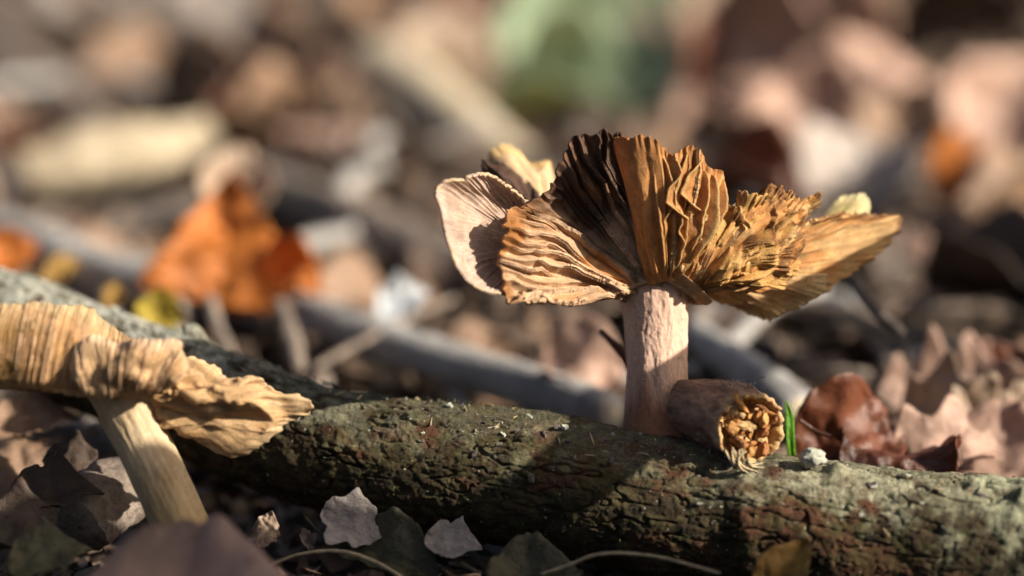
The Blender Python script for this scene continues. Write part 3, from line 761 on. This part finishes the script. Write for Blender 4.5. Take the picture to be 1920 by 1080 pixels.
# ------------------------------------------------------------------ leaves and litter
def leaf_mesh(name, kind, seed, curl=.3, wave=.12, cup=.25, L=1.0, W=.5, nu=40, nv=19, torn=0.0, fold=0.0):
    """A dried leaf of length about L lying along +x, face up."""
    u = np.linspace(0, 1, nu); v = np.linspace(-1, 1, nv)
    prof = np.sin(np.pi * np.clip(u, 0, 1) ** (.85 if kind != 'oval' else 1.0)) ** (.75)
    if kind == 'oak':
        prof = prof * (.80 + .20 * np.cos(2 * np.pi * (u * 3.6 + .1 * seed))) + .03
    if kind == 'maple':
        prof = (.5 + .5 * np.abs(np.sin(u * np.pi * 2.6 + .3)) ** .8) * np.sin(np.pi * u ** .8) ** .6
    if kind == 'wedge':
        prof = np.clip((1 - u) * 1.05, 0, 1) ** .9 * np.clip(u / .08, 0, 1) ** .5
    prof = prof + .015
    U, Vv = np.meshgrid(u, v, indexing='ij')
    pr = np.repeat(prof[:, None], nv, 1)
    if kind == 'oak':
        pr = pr * (1 + .07 * np.sin(u * 13 + seed)[:, None] * np.sign(Vv))
    if torn:
        pr = pr * (1 + torn * fbm(U * 4, np.sign(Vv) * 3, seed, 2, .5))
    x = U * L + .04 * L * fbm(U * 2, Vv, seed, 2)
    y = Vv * pr * W
    rr = np.abs(y) / W
    veins = .022 * L * np.abs(np.sin((U * 7 - np.abs(Vv) * 1.6) * np.pi)) ** .6 * smooth(0, .2, np.abs(Vv)) - .02 * L * np.exp(-(Vv / .09) ** 2)
    z = cup * L * rr ** 2 + wave * L * fbm(U * 2.4, Vv * 1.2 * pr, seed + .3, 3) + veins + .06 * L * smooth(.6, 1, np.abs(Vv)) * noise(U * 6, np.sign(Vv) * 4, seed)
    if fold: z = z + fold * L * rr
    # bend the whole length
    ang = curl * 2.2 * (x / L - .5)
    if abs(curl) > .02:
        rad = L / (curl * 2.2)
        xb = np.sin(ang) * (rad - z) + L / 2; zb = rad - np.cos(ang) * (rad - z)
    else: xb, zb = x, z
    G = np.stack([xb - L / 2, y, zb], -1)
    Vx, F, _ = shell(G, .012 * L, None)
    # stalk
    st, ax, t, TH, S = tube_grid([[-L * .5 - .02 * L, 0, float(G[0, nv // 2, 2]), .016 * L], [-.62 * L, .02 * L, float(G[0, nv // 2, 2]) + .03 * L, .013 * L], [-.74 * L, .05 * L, float(G[0, nv // 2, 2]) + .1 * L, .016 * L]], 6, 5)
    if kind != 'scrap':
        F = np.concatenate([F, grid_faces(5, 6, wrap=True, off=len(Vx))]); Vx = np.concatenate([Vx, st.reshape(-1, 3)])
    return new_mesh(name, Vx, F)

MARKS = []
def place(name, me, mat, px, py, d, ang, k, size, label, cat, group=None, spin=0.0, wid=1.0, flat=1.0):
    """Put a leaf: ang is its long axis seen from the front, k = 0 lies flat, 1 faces the viewer."""
    MARKS.append((px, py, d, size * .42 * PXCM * FOCUS / (FOCUS + d)))
    c = P(px, py, d)
    tc = EYE - c; tc /= np.linalg.norm(tc)
    n = (1 - k) * np.array([0, 0, 1.0]) + k * tc; n /= np.linalg.norm(n)
    a = math.radians(ang)
    x = math.cos(a) * RIGHT + math.sin(a) * UP
    x = x - n * np.dot(x, n)
    if np.linalg.norm(x) < .2: x = RIGHT - n * np.dot(RIGHT, n)
    x /= np.linalg.norm(x); y = np.cross(n, x)
    if spin:
        R = Matrix.Rotation(math.radians(spin), 3, Vector(x)); n = np.array(R @ Vector(n)); y = np.array(R @ Vector(y))
    m = Matrix(((x[0], y[0], n[0]), (x[1], y[1], n[1]), (x[2], y[2], n[2])))
    o = link(name, me, mat, label=label, cat=cat, group=group)
    o.matrix_world = Matrix.Translation(Vector(c)) @ m.to_4x4() @ Matrix.Diagonal((size, size * wid, size * flat, 1))
    return o

LM = {
    'oval': [leaf_mesh('oval_leaf_blade', 'oval', s, c, w, cu, 1, .30) for s, c, w, cu in ((1, .25, .10, .2), (2, -.3, .14, .5), (3, .6, .12, -.3), (4, -.1, .2, .8))],
    'oak': [leaf_mesh('oak_leaf_blade', 'oak', s, c, w, cu, 1, .36, 56) for s, c, w, cu in ((5, .3, .12, .3), (6, -.5, .14, .5), (7, .8, .1, -.4))],
    'broad': [leaf_mesh('broad_leaf_blade', 'beech', s, c, w, cu, 1, .42) for s, c, w, cu in ((8, .3, .12, .25), (9, -.4, .16, .4), (10, .9, .12, .2))],
    'wedge': [leaf_mesh('wedge_leaf_blade', 'wedge', 21, .35, .16, .2, 1, .62, 44, 23, .1)],
    'maple': [leaf_mesh('maple_leaf_blade', 'maple', s, c, w, cu, 1, .5, 56) for s, c, w, cu in ((12, .3, .14, .3), (13, -.4, .12, .2))],
    'scrap': [leaf_mesh('leaf_scrap_blade', 'scrap', s, c, w, cu, 1, .36, 30, 15, .5) for s, c, w, cu in ((15, .4, .16, .3), (16, -.5, .2, .3), (17, .2, .22, -.4))],
}

# --- leaves and scraps one can pick out
place('dead_leaf', LM['wedge'][0], M['orange'], 425, 455, 8.2, 86, .72, 1.95, 'bright orange crumpled leaf standing upright behind the mossy branch', 'leaf', wid=1.0)
place('dead_leaf', LM['oval'][1], M['orange'], 530, 522, 7.4, -22, .6, 1.1, 'smaller orange leaf lying against the upright orange leaf', 'leaf')
place('dead_leaf', LM['broad'][0], M['tan'], 445, 350, 9.0, 80, .7, 1.25, 'tan leaf tip sticking up behind the bright orange leaf', 'leaf')
place('dead_leaf', LM['broad'][0], M['orange'], 20, 475, 7.8, 20, .7, .75, 'small orange leaf on the grey stick beyond the leaning mushroom', 'leaf')
place('dead_leaf', LM['oval'][0], M['ochre'], 115, 508, 6.6, 40, .6, .6, 'little amber leaf on the grey stick beyond the leaning mushroom', 'leaf')
place('dead_leaf', LM['broad'][2], M['yellow'], 300, 588, 4.6, 80, .8, .72, 'small yellow-green leaf standing just behind the mossy branch', 'leaf')
place('dead_leaf', LM['oval'][0], M['ochre'], 213, 556, 5.2, 70, .7, .42, 'tiny ochre leaf beside the yellow-green leaf', 'leaf')
place('leaf_scrap', LM['scrap'][0], M['silver'], 752, 568, 7.0, 20, .7, .75, 'silvery white scrap lying on the sticks behind the branch', 'leaf scrap')
place('dead_leaf', LM['broad'][0], M['green'], 1125, 85, 30, 25, .7, 4.6, 'big pale green leaf far behind the tall mushroom', 'leaf', wid=1.15)
place('dead_leaf', LM['oval'][1], M['green'], 1050, 185, 25, -15, .5, 3.0, 'long pale green leaf below the big green leaf', 'leaf')
place('dead_leaf', LM['broad'][1], M['pink'], 1480, 180, 24, -30, .75, 4.6, 'large rosy tan leaf propped up in the far litter', 'leaf', wid=1.2)
place('dead_leaf', LM['broad'][2], M['tan'], 1420, 60, 30, 10, .6, 4.0, 'tan leaf resting above the large rosy leaf', 'leaf')
place('dead_leaf', LM['broad'][0], M['pink'], 1540, 245, 20, -10, .55, 2.8, 'flat rosy leaf below the large rosy leaf', 'leaf')
place('dead_leaf', LM['oak'][1], M['tan'], 1780, 800, 2.8, -35, .5, 1.5, 'small tan oak leaf tucked against the rosy tan oak leaf', 'oak leaf')
place('dead_leaf', LM['broad'][0], M['tan'], 1600, 60, 27, 25, .6, 4.2, 'broad pale tan leaf behind the large rosy leaf', 'leaf', wid=1.2)
place('dead_leaf', LM['oval'][2], M['pink'], 1690, 190, 21, -45, .6, 3.6, 'curled rosy leaf sloping down from the large rosy leaf', 'leaf')
place('dead_leaf', LM['broad'][0], M['pink'], 1900, 225, 20, 60, .6, 2.8, 'rosy leaf standing at the dark hollow in the litter', 'leaf')
place('dead_leaf', LM['broad'][1], M['dark'], 1810, 95, 26, -20, .9, 3.2, 'nearly black leaf standing in for the shaded hollow beyond the rosy leaves', 'leaf')  # dark sheet stands in for a shaded gap in the litter
place('dead_leaf', LM['oval'][0], M['rust'], 1325, 110, 23, 85, .7, 2.4, 'narrow rusty leaf standing between green and rosy leaves', 'leaf', wid=.5)
place('dead_leaf', LM['oval'][1], M['orange'], 1800, 325, 15, 60, .6, 1.3, 'orange leaf lying among greyish litter behind the tall mushroom', 'leaf')
place('dead_leaf', LM['broad'][1], M['greyleaf'], 1610, 330, 15.5, 75, .6, 2.2, 'greyish leaf propped below the curled rosy leaf', 'leaf')
place('dead_leaf', LM['broad'][2], M['brown'], 1700, 260, 18, 60, .6, 2.2, 'brown leaf tucked under the curled rosy leaf', 'leaf')
place('dead_leaf', LM['oval'][1], M['rust'], 1410, 345, 14.5, -25, .5, 1.8, 'rusty leaf showing just above the crinkled side of the cap', 'leaf')
place('dead_leaf', LM['broad'][0], M['rust'], 960, -25, 36, 0, .5, 4.0, 'deep rust-red leaf far off above the pale broken stick', 'leaf')
place('dead_leaf', LM['broad'][1], M['rust'], 1600, 822, 1.2, 30, .5, 1.35, 'glossy dark red-brown oak leaf standing behind the mossy branch', 'oak leaf', spin=18)
place('dead_leaf', LM['oak'][2], M['rust'], 1690, 862, .6, -12, .35, 1.5, 'flat red-brown oak leaf edge lying along the mossy branch', 'oak leaf')
place('dead_leaf', LM['oak'][1], M['pink'], 1765, 862, 1.4, 25, .45, 1.5, 'rosy tan oak leaf curling beside the red-brown oak leaf', 'oak leaf', flat=.7)
place('dead_leaf', LM['broad'][0], M['pink'], 1880, 870, 1.6, -25, .4, 1.7, 'rosy brown leaf lying across the rosy tan oak leaf', 'leaf', flat=.7)
place('dead_leaf', LM['oak'][0], M['tan'], 1860, 800, 2.6, 50, .5, 1.5, 'wrinkled tan oak leaf standing behind the rosy brown leaf', 'oak leaf', flat=.8)
place('dead_leaf', LM['oak'][0], M['pink'], 1790, 745, 4.0, 10, .5, 1.9, 'pale oak leaf behind the rosy tan oak leaf', 'oak leaf')
place('dead_leaf', LM['broad'][2], M['rust'], 1880, 745, 4.8, 25, .6, 1.7, 'rusty leaf overlapping the pale oak leaf', 'leaf')
place('dead_leaf', LM['broad'][1], M['pink'], 1090, 705, 4.6, -28, .45, 1.25, 'small brick-pink leaf on the cut grey stick', 'leaf')
place('leaf_scrap', LM['scrap'][1], M['greyleaf'], 662, 980, -.75, -28, .75, .68, 'pale grey torn leaf scrap below the mossy branch', 'leaf scrap', wid=1.1, flat=.35)
place('leaf_scrap', LM['scrap'][0], M['greyleaf'], 848, 1016, -.9, -18, .6, .62, 'pale torn leaf scrap beside the dark olive leaf under the branch', 'leaf scrap', wid=1.0, flat=.35)
place('dead_leaf', LM['oval'][0], M['olive'], 720, 1045, -.8, -35, .4, 1.3, 'dark olive leaf lying under the mossy branch', 'leaf')
place('dead_leaf', LM['broad'][0], M['olive'], 1000, 1085, -1.4, 5, .25, 1.0, 'greenish grey leaf half under the branch beside a dry stalk', 'leaf')
place('dead_leaf', LM['oval'][0], M['ochre'], 1462, 1085, -1.75, 58, .7, 1.0, 'yellow leaf with a pointed tip in front of the mossy branch', 'leaf', wid=.8)  # darker ochre on a yellow leaf stands in for shade
place('dead_leaf', LM['broad'][0], M['pink'], 345, 1250, -4.2, -3, .05, 3.3, 'blurred rosy brown leaf at the foot of the leaning mushroom', 'leaf', wid=1.0)
place('leaf_scrap', LM['scrap'][2], M['tan'], 497, 990, -.4, 70, .7, .4, 'curled straw-coloured scrap between the leaning stem and the branch', 'leaf scrap')
place('leaf_scrap', LM['scrap'][1], M['tan'], 575, 1010, -.6, 110, .7, .3, 'thin straw-coloured sliver beside the pale grey scrap', 'leaf scrap', wid=.6)
for i, (px, py, d, an, s, mk, lb) in enumerate([  # brown and dark leaf colours stand in for the shade here
        (60, 795, 1.5, 20, 1.0, 'brown', 'brown leaf scrap in the shade right under the leaning cap'), (140, 870, .3, -30, .7, 'dark', 'small blackish scrap beside the slanting cream stem'),
        (20, 870, .8, 50, 1.3, 'brown', 'larger brown scrap leaning on the blackish scraps under the leaning cap'), (100, 930, -.6, 10, 1.0, 'dark', 'scrap coloured dark for shade next to the mossy wood lump'),
        (40, 1000, -1.2, -20, 1.1, 'dark', 'flat scrap coloured dark for shade near the olive scrap'), (150, 815, 2.2, -10, 1.1, 'greyleaf', 'grey scrap deep in the shade behind the slanting cream stem'),
        (90, 1050, -1.6, 30, .9, 'olive', 'olive scrap beside the blurred rosy brown leaf')]):
    place('leaf_scrap', LM['scrap'][i % 3], M[mk], px, py, d, an, .4, s, lb, 'leaf scrap', 'leaf scraps below the leaning cap', flat=.6)

# --- sticks
def stick(path, mat, label, name='stick', cut=None, group=None, ns=24, nl=60, rough=1.0, cat='stick', broken=False):
    pts = np.array([[*P(a, b, c), r] for a, b, c, r in path])
    o = thing(name, pts[len(pts) // 2, :3] - np.array([0, 0, pts[len(pts) // 2, 3]]), label, cat, group)
    for (a, b, c, q), (a2, b2, c2, q2) in zip(path[:-1], path[1:]):
        for f in (0, .33, .67, 1): MARKS.append((a + (a2 - a) * f, b + (b2 - b) * f, c + (c2 - c) * f, (q + .1) * PXCM * FOCUS / (FOCUS + c)))
    sd = rnd.uniform(0, 50)
    def disp(TH, S, r):
        cx, sy = np.cos(TH), np.sin(TH)
        rm = r.mean()
        end = 0
        if broken: end = -.5 * rm * smooth(S.max() - 1.6 * rm, S.max(), S + rm * 1.0 * fbm(cx * 2 + sd, sy * 2, 0, 3))
        return rm * rough * (.14 * fbm(S * .5 / rm * .4 + sd, cx, sy, 3) + .06 * fbm(S / rm * .7 + sd, cx * 4, sy * 4, 3)) + end
    link('bark', tube_mesh('bark', pts, nl, ns, disp), mat, o)
    if cut:
        tt = pts[-1, :3] - pts[-2, :3]; tt /= np.linalg.norm(tt); r = pts[-1, 3]
        link('cut_end', tube_mesh('cut_end', [[*(pts[-1, :3] - tt * .02), r * .80], [*(pts[-1, :3] + tt * r * .10), r * .72]], 4, 20), cut, o)
        link('pith', tube_mesh('pith', [[*(pts[-1, :3]), r * .34], [*(pts[-1, :3] + tt * r * .16), r * .28]], 4, 12), M['palewood'], o)
    return o
stick([(470, 560, 9.5, .26), (600, 598, 7.8, .28), (760, 655, 6.2, .29), (930, 707, 5.0, .29), (1080, 752, 4.0, .28), (1150, 774, 3.6, .25)], M['grey'], 'smooth grey stick with a cut end just behind the mossy branch', cut=M['grey'])
stick([(-120, 395, 14, .34), (40, 450, 12, .34), (220, 512, 10.5, .32), (430, 560, 9.2, .28), (520, 590, 8.4, .26)], M['grey'], 'long grey stick passing under the bright orange leaf')
stick([(698, 118, 25, .50), (760, 160, 23.5, .60), (850, 230, 21, .56), (950, 300, 19.5, .46), (1040, 360, 18, .3)], M['palewood'], 'pale cream broken stick lying far behind the tall mushroom')
stick([(420, 330, 17, .42), (560, 375, 15.5, .42), (700, 430, 13.5, .42), (840, 500, 11.5, .38), (960, 545, 10, .34)], M['brownwood'], 'brownish grey branch sloping down behind the tall cap')
stick([(-60, 40, 34, .55), (60, 150, 28, .55), (170, 250, 23, .5), (260, 330, 19, .4)], M['brownwood'], 'dull brown branch beyond the pale wood chunk')
stick([(40, 320, 17, .38), (150, 305, 17.4, .5), (260, 285, 18, .48), (390, 245, 19.5, .3)], M['drywood'], 'short pale chunk of bare wood in the far litter', 'wood_chunk', cat='wood chunk', rough=3.0)
stick([(1300, 625, 6.4, .2), (1380, 680, 5.2, .25), (1450, 735, 4.2, .28), (1500, 775, 3.6, .25)], M['grey'], 'pale grey stick with a cream end behind the broken stub', cut=M['palewood'])
stick([(1420, 640, 8.0, .15), (1520, 690, 6.8, .17), (1620, 725, 6.0, .17), (1730, 745, 5.6, .15)], M['darkwood'], 'dark knobbly stick lying behind the broken stub', rough=2.2)
stick([(1560, 560, 9, .16), (1660, 640, 7.2, .18), (1760, 700, 6, .19), (1870, 765, 5, .18)], M['grey'], 'grey stick slanting down towards the rosy oak leaves')
stick([(1582, 490, 3.5, .07), (1608, 540, 3.2, .08), (1640, 580, 3.0, .07), (1690, 625, 2.8, .06)], M['darkwood'], 'thin dark twig hanging below the wing of the cap', 'twig', cat='twig')
stick([(1128, 622, 1.1, .035), (1150, 645, .9, .04), (1172, 672, .75, .045), (1190, 720, .7, .045), (1200, 800, .6, .045)], M['twig'], 'short red-brown twig leaning on the tall rosy stem', 'twig', cat='twig')
stick([(590, 690, 5.4, .05), (680, 640, 6.0, .05), (760, 600, 6.6, .05), (850, 560, 7.4, .045)], M['brownwood'], 'thin pinkish twig crossing the smooth grey stick', 'twig', cat='twig')
stick([(395, 560, 6.2, .08), (405, 610, 5.8, .09), (425, 650, 5.5, .08), (440, 690, 5.2, .08)], M['brownwood'], 'upright brown twig below the bright orange leaf', 'twig', cat='twig')
stick([(525, 570, 6.6, .09), (545, 630, 5.6, .12), (560, 690, 4.8, .1)], M['brownwood'], 'stubby pale twig standing next to the smooth grey stick', 'twig', cat='twig')
stick([(500, 1062, -.9, .016), (560, 1040, -1.0, .018), (640, 1034, -1.1, .02), (700, 1052, -1.2, .02), (760, 1088, -1.3, .02), (800, 1120, -1.3, .02)], M['fibre'], 'thin pale dry stalk curving over the ground under the branch', 'dry_stalk', cat='stalk')
stick([(960, 1095, -1.3, .016), (1060, 1062, -1.4, .02), (1120, 1040, -1.5, .018), (1220, 1042, -1.6, .016), (1350, 1075, -1.8, .014)], M['fibre'], 'thin dry stalk across the greenish grey leaf', 'dry_stalk', cat='stalk')
stick([(150, 990, -.4, .3), (185, 950, -.1, .34), (230, 915, .2, .32), (290, 880, .6, .3)], M['brownwood'], 'stubby mossy wood lump behind the slanting cream stem', 'wood_lump', cat='wood lump', rough=2.5)
def shade_branch():  # unseen branch, added so its shadow crosses the lower stem and stub
    pts = [[9.6, 9, .3, .3], [8.4, 3.8, 3.6, .32], [7.3, 0.2, 4.7, .34], [6.65, -2.3, 4.9, .35], [6.2, -4.3, 4.4, .32], [5.8, -7, 2.2, .28], [5.7, -9.6, .2, .26]]
    o = thing('shade_branch', (7, 0, 0), 'bare arching branch added out of view to shade the tall stem', 'branch')
    link('bark', tube_mesh('bark', pts, 120, 24, lambda TH, S, r: .04 * fbm(S * 1.2, np.cos(TH), np.sin(TH), 3)), M['darkwood'], o)
shade_branch()
def blade_of_grass():
    c = [P(1484, 856, .25), P(1481, 815, .2), P(1480, 780, .2), P(1474, 752, .22)]
    w = [.045, .05, .042, .012]
    s = spline([[*p, q] for p, q in zip(c, w)], 16)
    G = np.stack([s[:, :3] + RIGHT * (f * s[:, 3:4]) + FWD * (abs(f) * -.02) for f in (-1, -.5, 0, .5, 1)], 1)
    V, F, _ = shell(G, .008, None)
    link('grass_blade', new_mesh('grass_blade', V, F), M['blade'], label='single bright green grass blade beside the broken stub', cat='grass blade')
blade_of_grass()
def pebble(px, py, d, r, mat, label, name='lichen_lump'):
    th, ph = np.meshgrid(np.linspace(0.02, np.pi - .02, 24), np.linspace(0, 2 * np.pi, 36, endpoint=False), indexing='ij')
    q = np.stack([np.sin(th) * np.cos(ph), np.sin(th) * np.sin(ph), np.cos(th)], -1)
    V = P(px, py, d) + q * np.array([1.2, 1, .85]) * r * (1 + .3 * fbm(q[..., 0] * 2 + px, q[..., 1] * 2, q[..., 2] * 2, 4, .6))[..., None]
    link(name, new_mesh(name, V.transpose(1, 0, 2).reshape(-1, 3), grid_faces(36, 24, wrap=True)), mat, label=label, cat='lichen lump')
pebble(1523, 858, -.95, .11, M['lichen'], 'small white lichen lump on the branch beside the red-brown oak leaf')

# --- random litter behind the branch: every leaf an individual
kinds = [('pink', 'rosy', .17), ('tan', 'tan', .24), ('brown', 'brown', .24), ('greyleaf', 'greyish', .18), ('dark', 'rotten', .13), ('rust', 'rusty', .04)]
shapes = [('oval', 'narrow oval leaf'), ('oak', 'lobed oak leaf'), ('broad', 'broad beech leaf'), ('scrap', 'torn leaf scrap')]
LOGC = spline(LOGP, 200)
def log_y(x):
    return float(np.interp(x, LOGC[:, 0], LOGC[:, 1]))
PLACES = [('bright orange leaf', P(425, 500, 8.2)), ('pale broken stick', P(850, 230, 22.5)), ('big pale green leaf', P(1130, 120, 27)), ('large rosy tan leaf', P(1480, 200, 24)),
          ('pale wood chunk', P(220, 280, 18.6)), ('brownish grey branch', P(700, 430, 13.5)), ('smooth grey stick', P(930, 707, 5)), ('dark knobbly stick', P(1600, 715, 6)), ('small yellow-green leaf', P(300, 588, 4.6)),
          ('rosy oak leaves', P(1830, 780, 3)), ('dark hollow', P(1810, 95, 26)), ('broken stub', P(1400, 760, 2)), ('silvery scrap', P(752, 568, 7)), ('deep rust-red leaf', P(960, -25, 36)), ('dull brown branch', P(60, 150, 28)), ('hanging dark twig', P(1640, 580, 5))]
def where(x, y):
    nm, p = min(PLACES, key=lambda q: (q[1][0] - x) ** 2 + (q[1][1] - y) ** 2)
    far = math.hypot(p[0] - x, p[1] - y)
    rel = 'close beside' if far < 2.5 else 'well beyond' if y > p[1] + 6 else 'just beyond' if y > p[1] + 1.5 else 'in front of' if y < p[1] - 1.5 else 'next to'
    return f'{rel} the {nm}'
def project(p):
    v = np.array(p) - EYE; d = v @ FWD; k = FOCUS / d * PXCM
    return 960 + v @ RIGHT * k, 540 - v @ UP * k, d - FOCUS
def hides(p, size):
    px, py, d = project(p); rr = size * .38 * PXCM * FOCUS / (FOCUS + d)
    return any(d < m[2] + .6 and (px - m[0]) ** 2 + ((py - m[1]) * 1.3) ** 2 < (rr + m[3]) ** 2 for m in MARKS)
n_leaf = 0
lr = random.Random(4)
tries = 0
while n_leaf < 290 and tries < 6000:
    tries += 1
    y = lr.uniform(1.5, 75) if n_leaf > 100 else lr.uniform(1.5, 26)
    half = (y + 31) * .18 + 2.5
    x = lr.uniform(-half, half)
    ly = log_y(min(max(x, -7.5), 7.5))
    if y < ly + 1.8: continue
    wts = [.22, .22, .22, .18, .12, .04] if x > 0 else [.05, .2, .3, .27, .16, .03]
    c, cn, _ = lr.choices(kinds, wts)[0]
    s, sn = lr.choices(shapes, [.3, .2, .3, .2])[0]
    me = lr.choice(LM[s])
    size = lr.uniform(.7, 1.5) if y < 8 else lr.uniform(1.4, 2.6) if y < 18 else lr.uniform(2.0, 4.2)
    if s == 'scrap': size *= .55
    z = float(ground_h(np.array(x), np.array(y))) + lr.uniform(.03, .22) + .05 * size
    if hides((x, y, z), size): continue
    o = link('dead_leaf' if s != 'scrap' else 'leaf_scrap', me, M[c], label=f"{'large' if size > (1.1 if y < 8 else 2.0 if y < 18 else 3.1) else 'small'} {cn} {sn} in the litter {where(x, y)}", cat='leaf' if s != 'scrap' else 'leaf scrap', group='leaves in the litter behind the branch')
    o.location = (x, y, z)
    o.rotation_euler = (lr.gauss(0, .3), lr.gauss(0, .27), lr.uniform(0, 6.28))
    o.scale = (size, size, size * .8)
    n_leaf += 1

# --- random twigs behind the branch
def twig_mesh(sd):
    r = random.Random(sd)
    pts = [[-.5, 0, 0, .02]]
    for i in range(1, 6):
        pts.append([-.5 + i * .2, pts[-1][1] + r.gauss(0, .03), pts[-1][2] + r.gauss(0, .02), .03 * r.uniform(.7, 1.1)])
    def disp(TH, S, rr): return .006 * fbm(S * 8 + sd, np.cos(TH) * 2, np.sin(TH) * 2, 3)
    return tube_mesh('twig_bark', pts, 40, 14, disp)
TM = [twig_mesh(s) for s in range(5)]
for i in range(80):
    y = lr.uniform(2.5, 60) if i > 40 else lr.uniform(2.5, 20)
    x = lr.uniform(-1, 1) * ((y + 31) * .18 + 2)
    if y < log_y(min(max(x, -7.5), 7.5)) + 2: continue
    c = lr.choice(['grey', 'brownwood', 'darkwood', 'brownwood', 'darkwood'])
    L = lr.uniform(1.5, 5)
    o = link('twig', lr.choice(TM), M[c], label=f"{'long' if L > 3.2 else 'short'} { {'grey': 'grey', 'brownwood': 'brown', 'darkwood': 'dark'}[c] } twig in the litter {where(x, y)}", cat='twig', group='twigs in the litter behind the branch')
    o.location = (x, y, float(ground_h(np.array(x), np.array(y))) + lr.uniform(.1, .45))
    o.rotation_euler = (0, lr.gauss(0, .12), lr.uniform(0, 6.28)); o.scale = (L, L * lr.uniform(.6, 1.6), L * lr.uniform(.6, 1.3))

# --- crumbs too many to count
def litter_bits():
    V, F = [], []
    r = random.Random(9)
    for i in range(9000):
        if i < 4200:
            x = r.uniform(-7.5, 7.5); y = r.uniform(-9, 5)
        else:
            y = r.uniform(2, 70); x = r.uniform(-1, 1) * ((y + 31) * .19 + 3)
        V.append((x, y))
    xy = np.array(V); zz = ground_h(xy[:, 0], xy[:, 1])
    V = []
    for i, ((x, y), z) in enumerate(zip(xy, zz)):
        s = (r.uniform(.05, .26) if i < 4200 else r.uniform(.12, .6))
        w = s * r.uniform(.15, .8); a = r.uniform(0, 6.28); tl = r.gauss(0, .5); t2 = r.gauss(0, .5)
        c, sn = math.cos(a), math.sin(a); n0 = len(V)
        zc = z + r.uniform(0, .12)
        th = s * .12
        for hh in (0, th):
            for ux, uy in ((-1, -.4 * r.random()), (r.uniform(-.5, .2), 1), (1, r.uniform(-.4, .4)), (r.uniform(-.2, .5), -1)):
                dx, dy = ux * s, uy * w
                V.append((x + dx * c - dy * sn, y + dx * sn + dy * c, zc + dx * tl + dy * t2 + hh + r.uniform(0, .25) * w))
        F += [(n0 + 3, n0 + 2, n0 + 1, n0), (n0 + 4, n0 + 5, n0 + 6, n0 + 7)] + [(n0 + j, n0 + (j + 1) % 4, n0 + 4 + (j + 1) % 4, n0 + 4 + j) for j in range(4)]
    link('litter_crumbs', new_mesh('litter_crumbs', V, F, smooth_shade=False), M['bits'], label='dark crumbs of leaf and bark strewn over the ground', cat='litter', kind='stuff')
litter_bits()

# ------------------------------------------------------------------ an unseen log, added to keep the low ground in shade
def shade_log():
    pts = [[11.5, -6.9, 5.2, 5.1], [11.6, -12, 5.2, 5.1], [12.1, -18, 5.3, 5.2], [13.4, -26, 5.3, 5.3], [14.5, -36, 5.3, 5.3]]
    o = thing('added_shade_log', (13, -14, 0), 'thick dark log added out of view to shade the low ground', 'log')
    def disp(TH, S, r):
        cx, sy = np.cos(TH), np.sin(TH)
        return .15 * fbm(S * .25, cx, sy, 3) + .12 * fbm(S * .9, cx * 5, sy * 5, 4)
    link('bark', tube_mesh('bark', pts, 160, 90, disp), M['darkwood'], o)
shade_log()
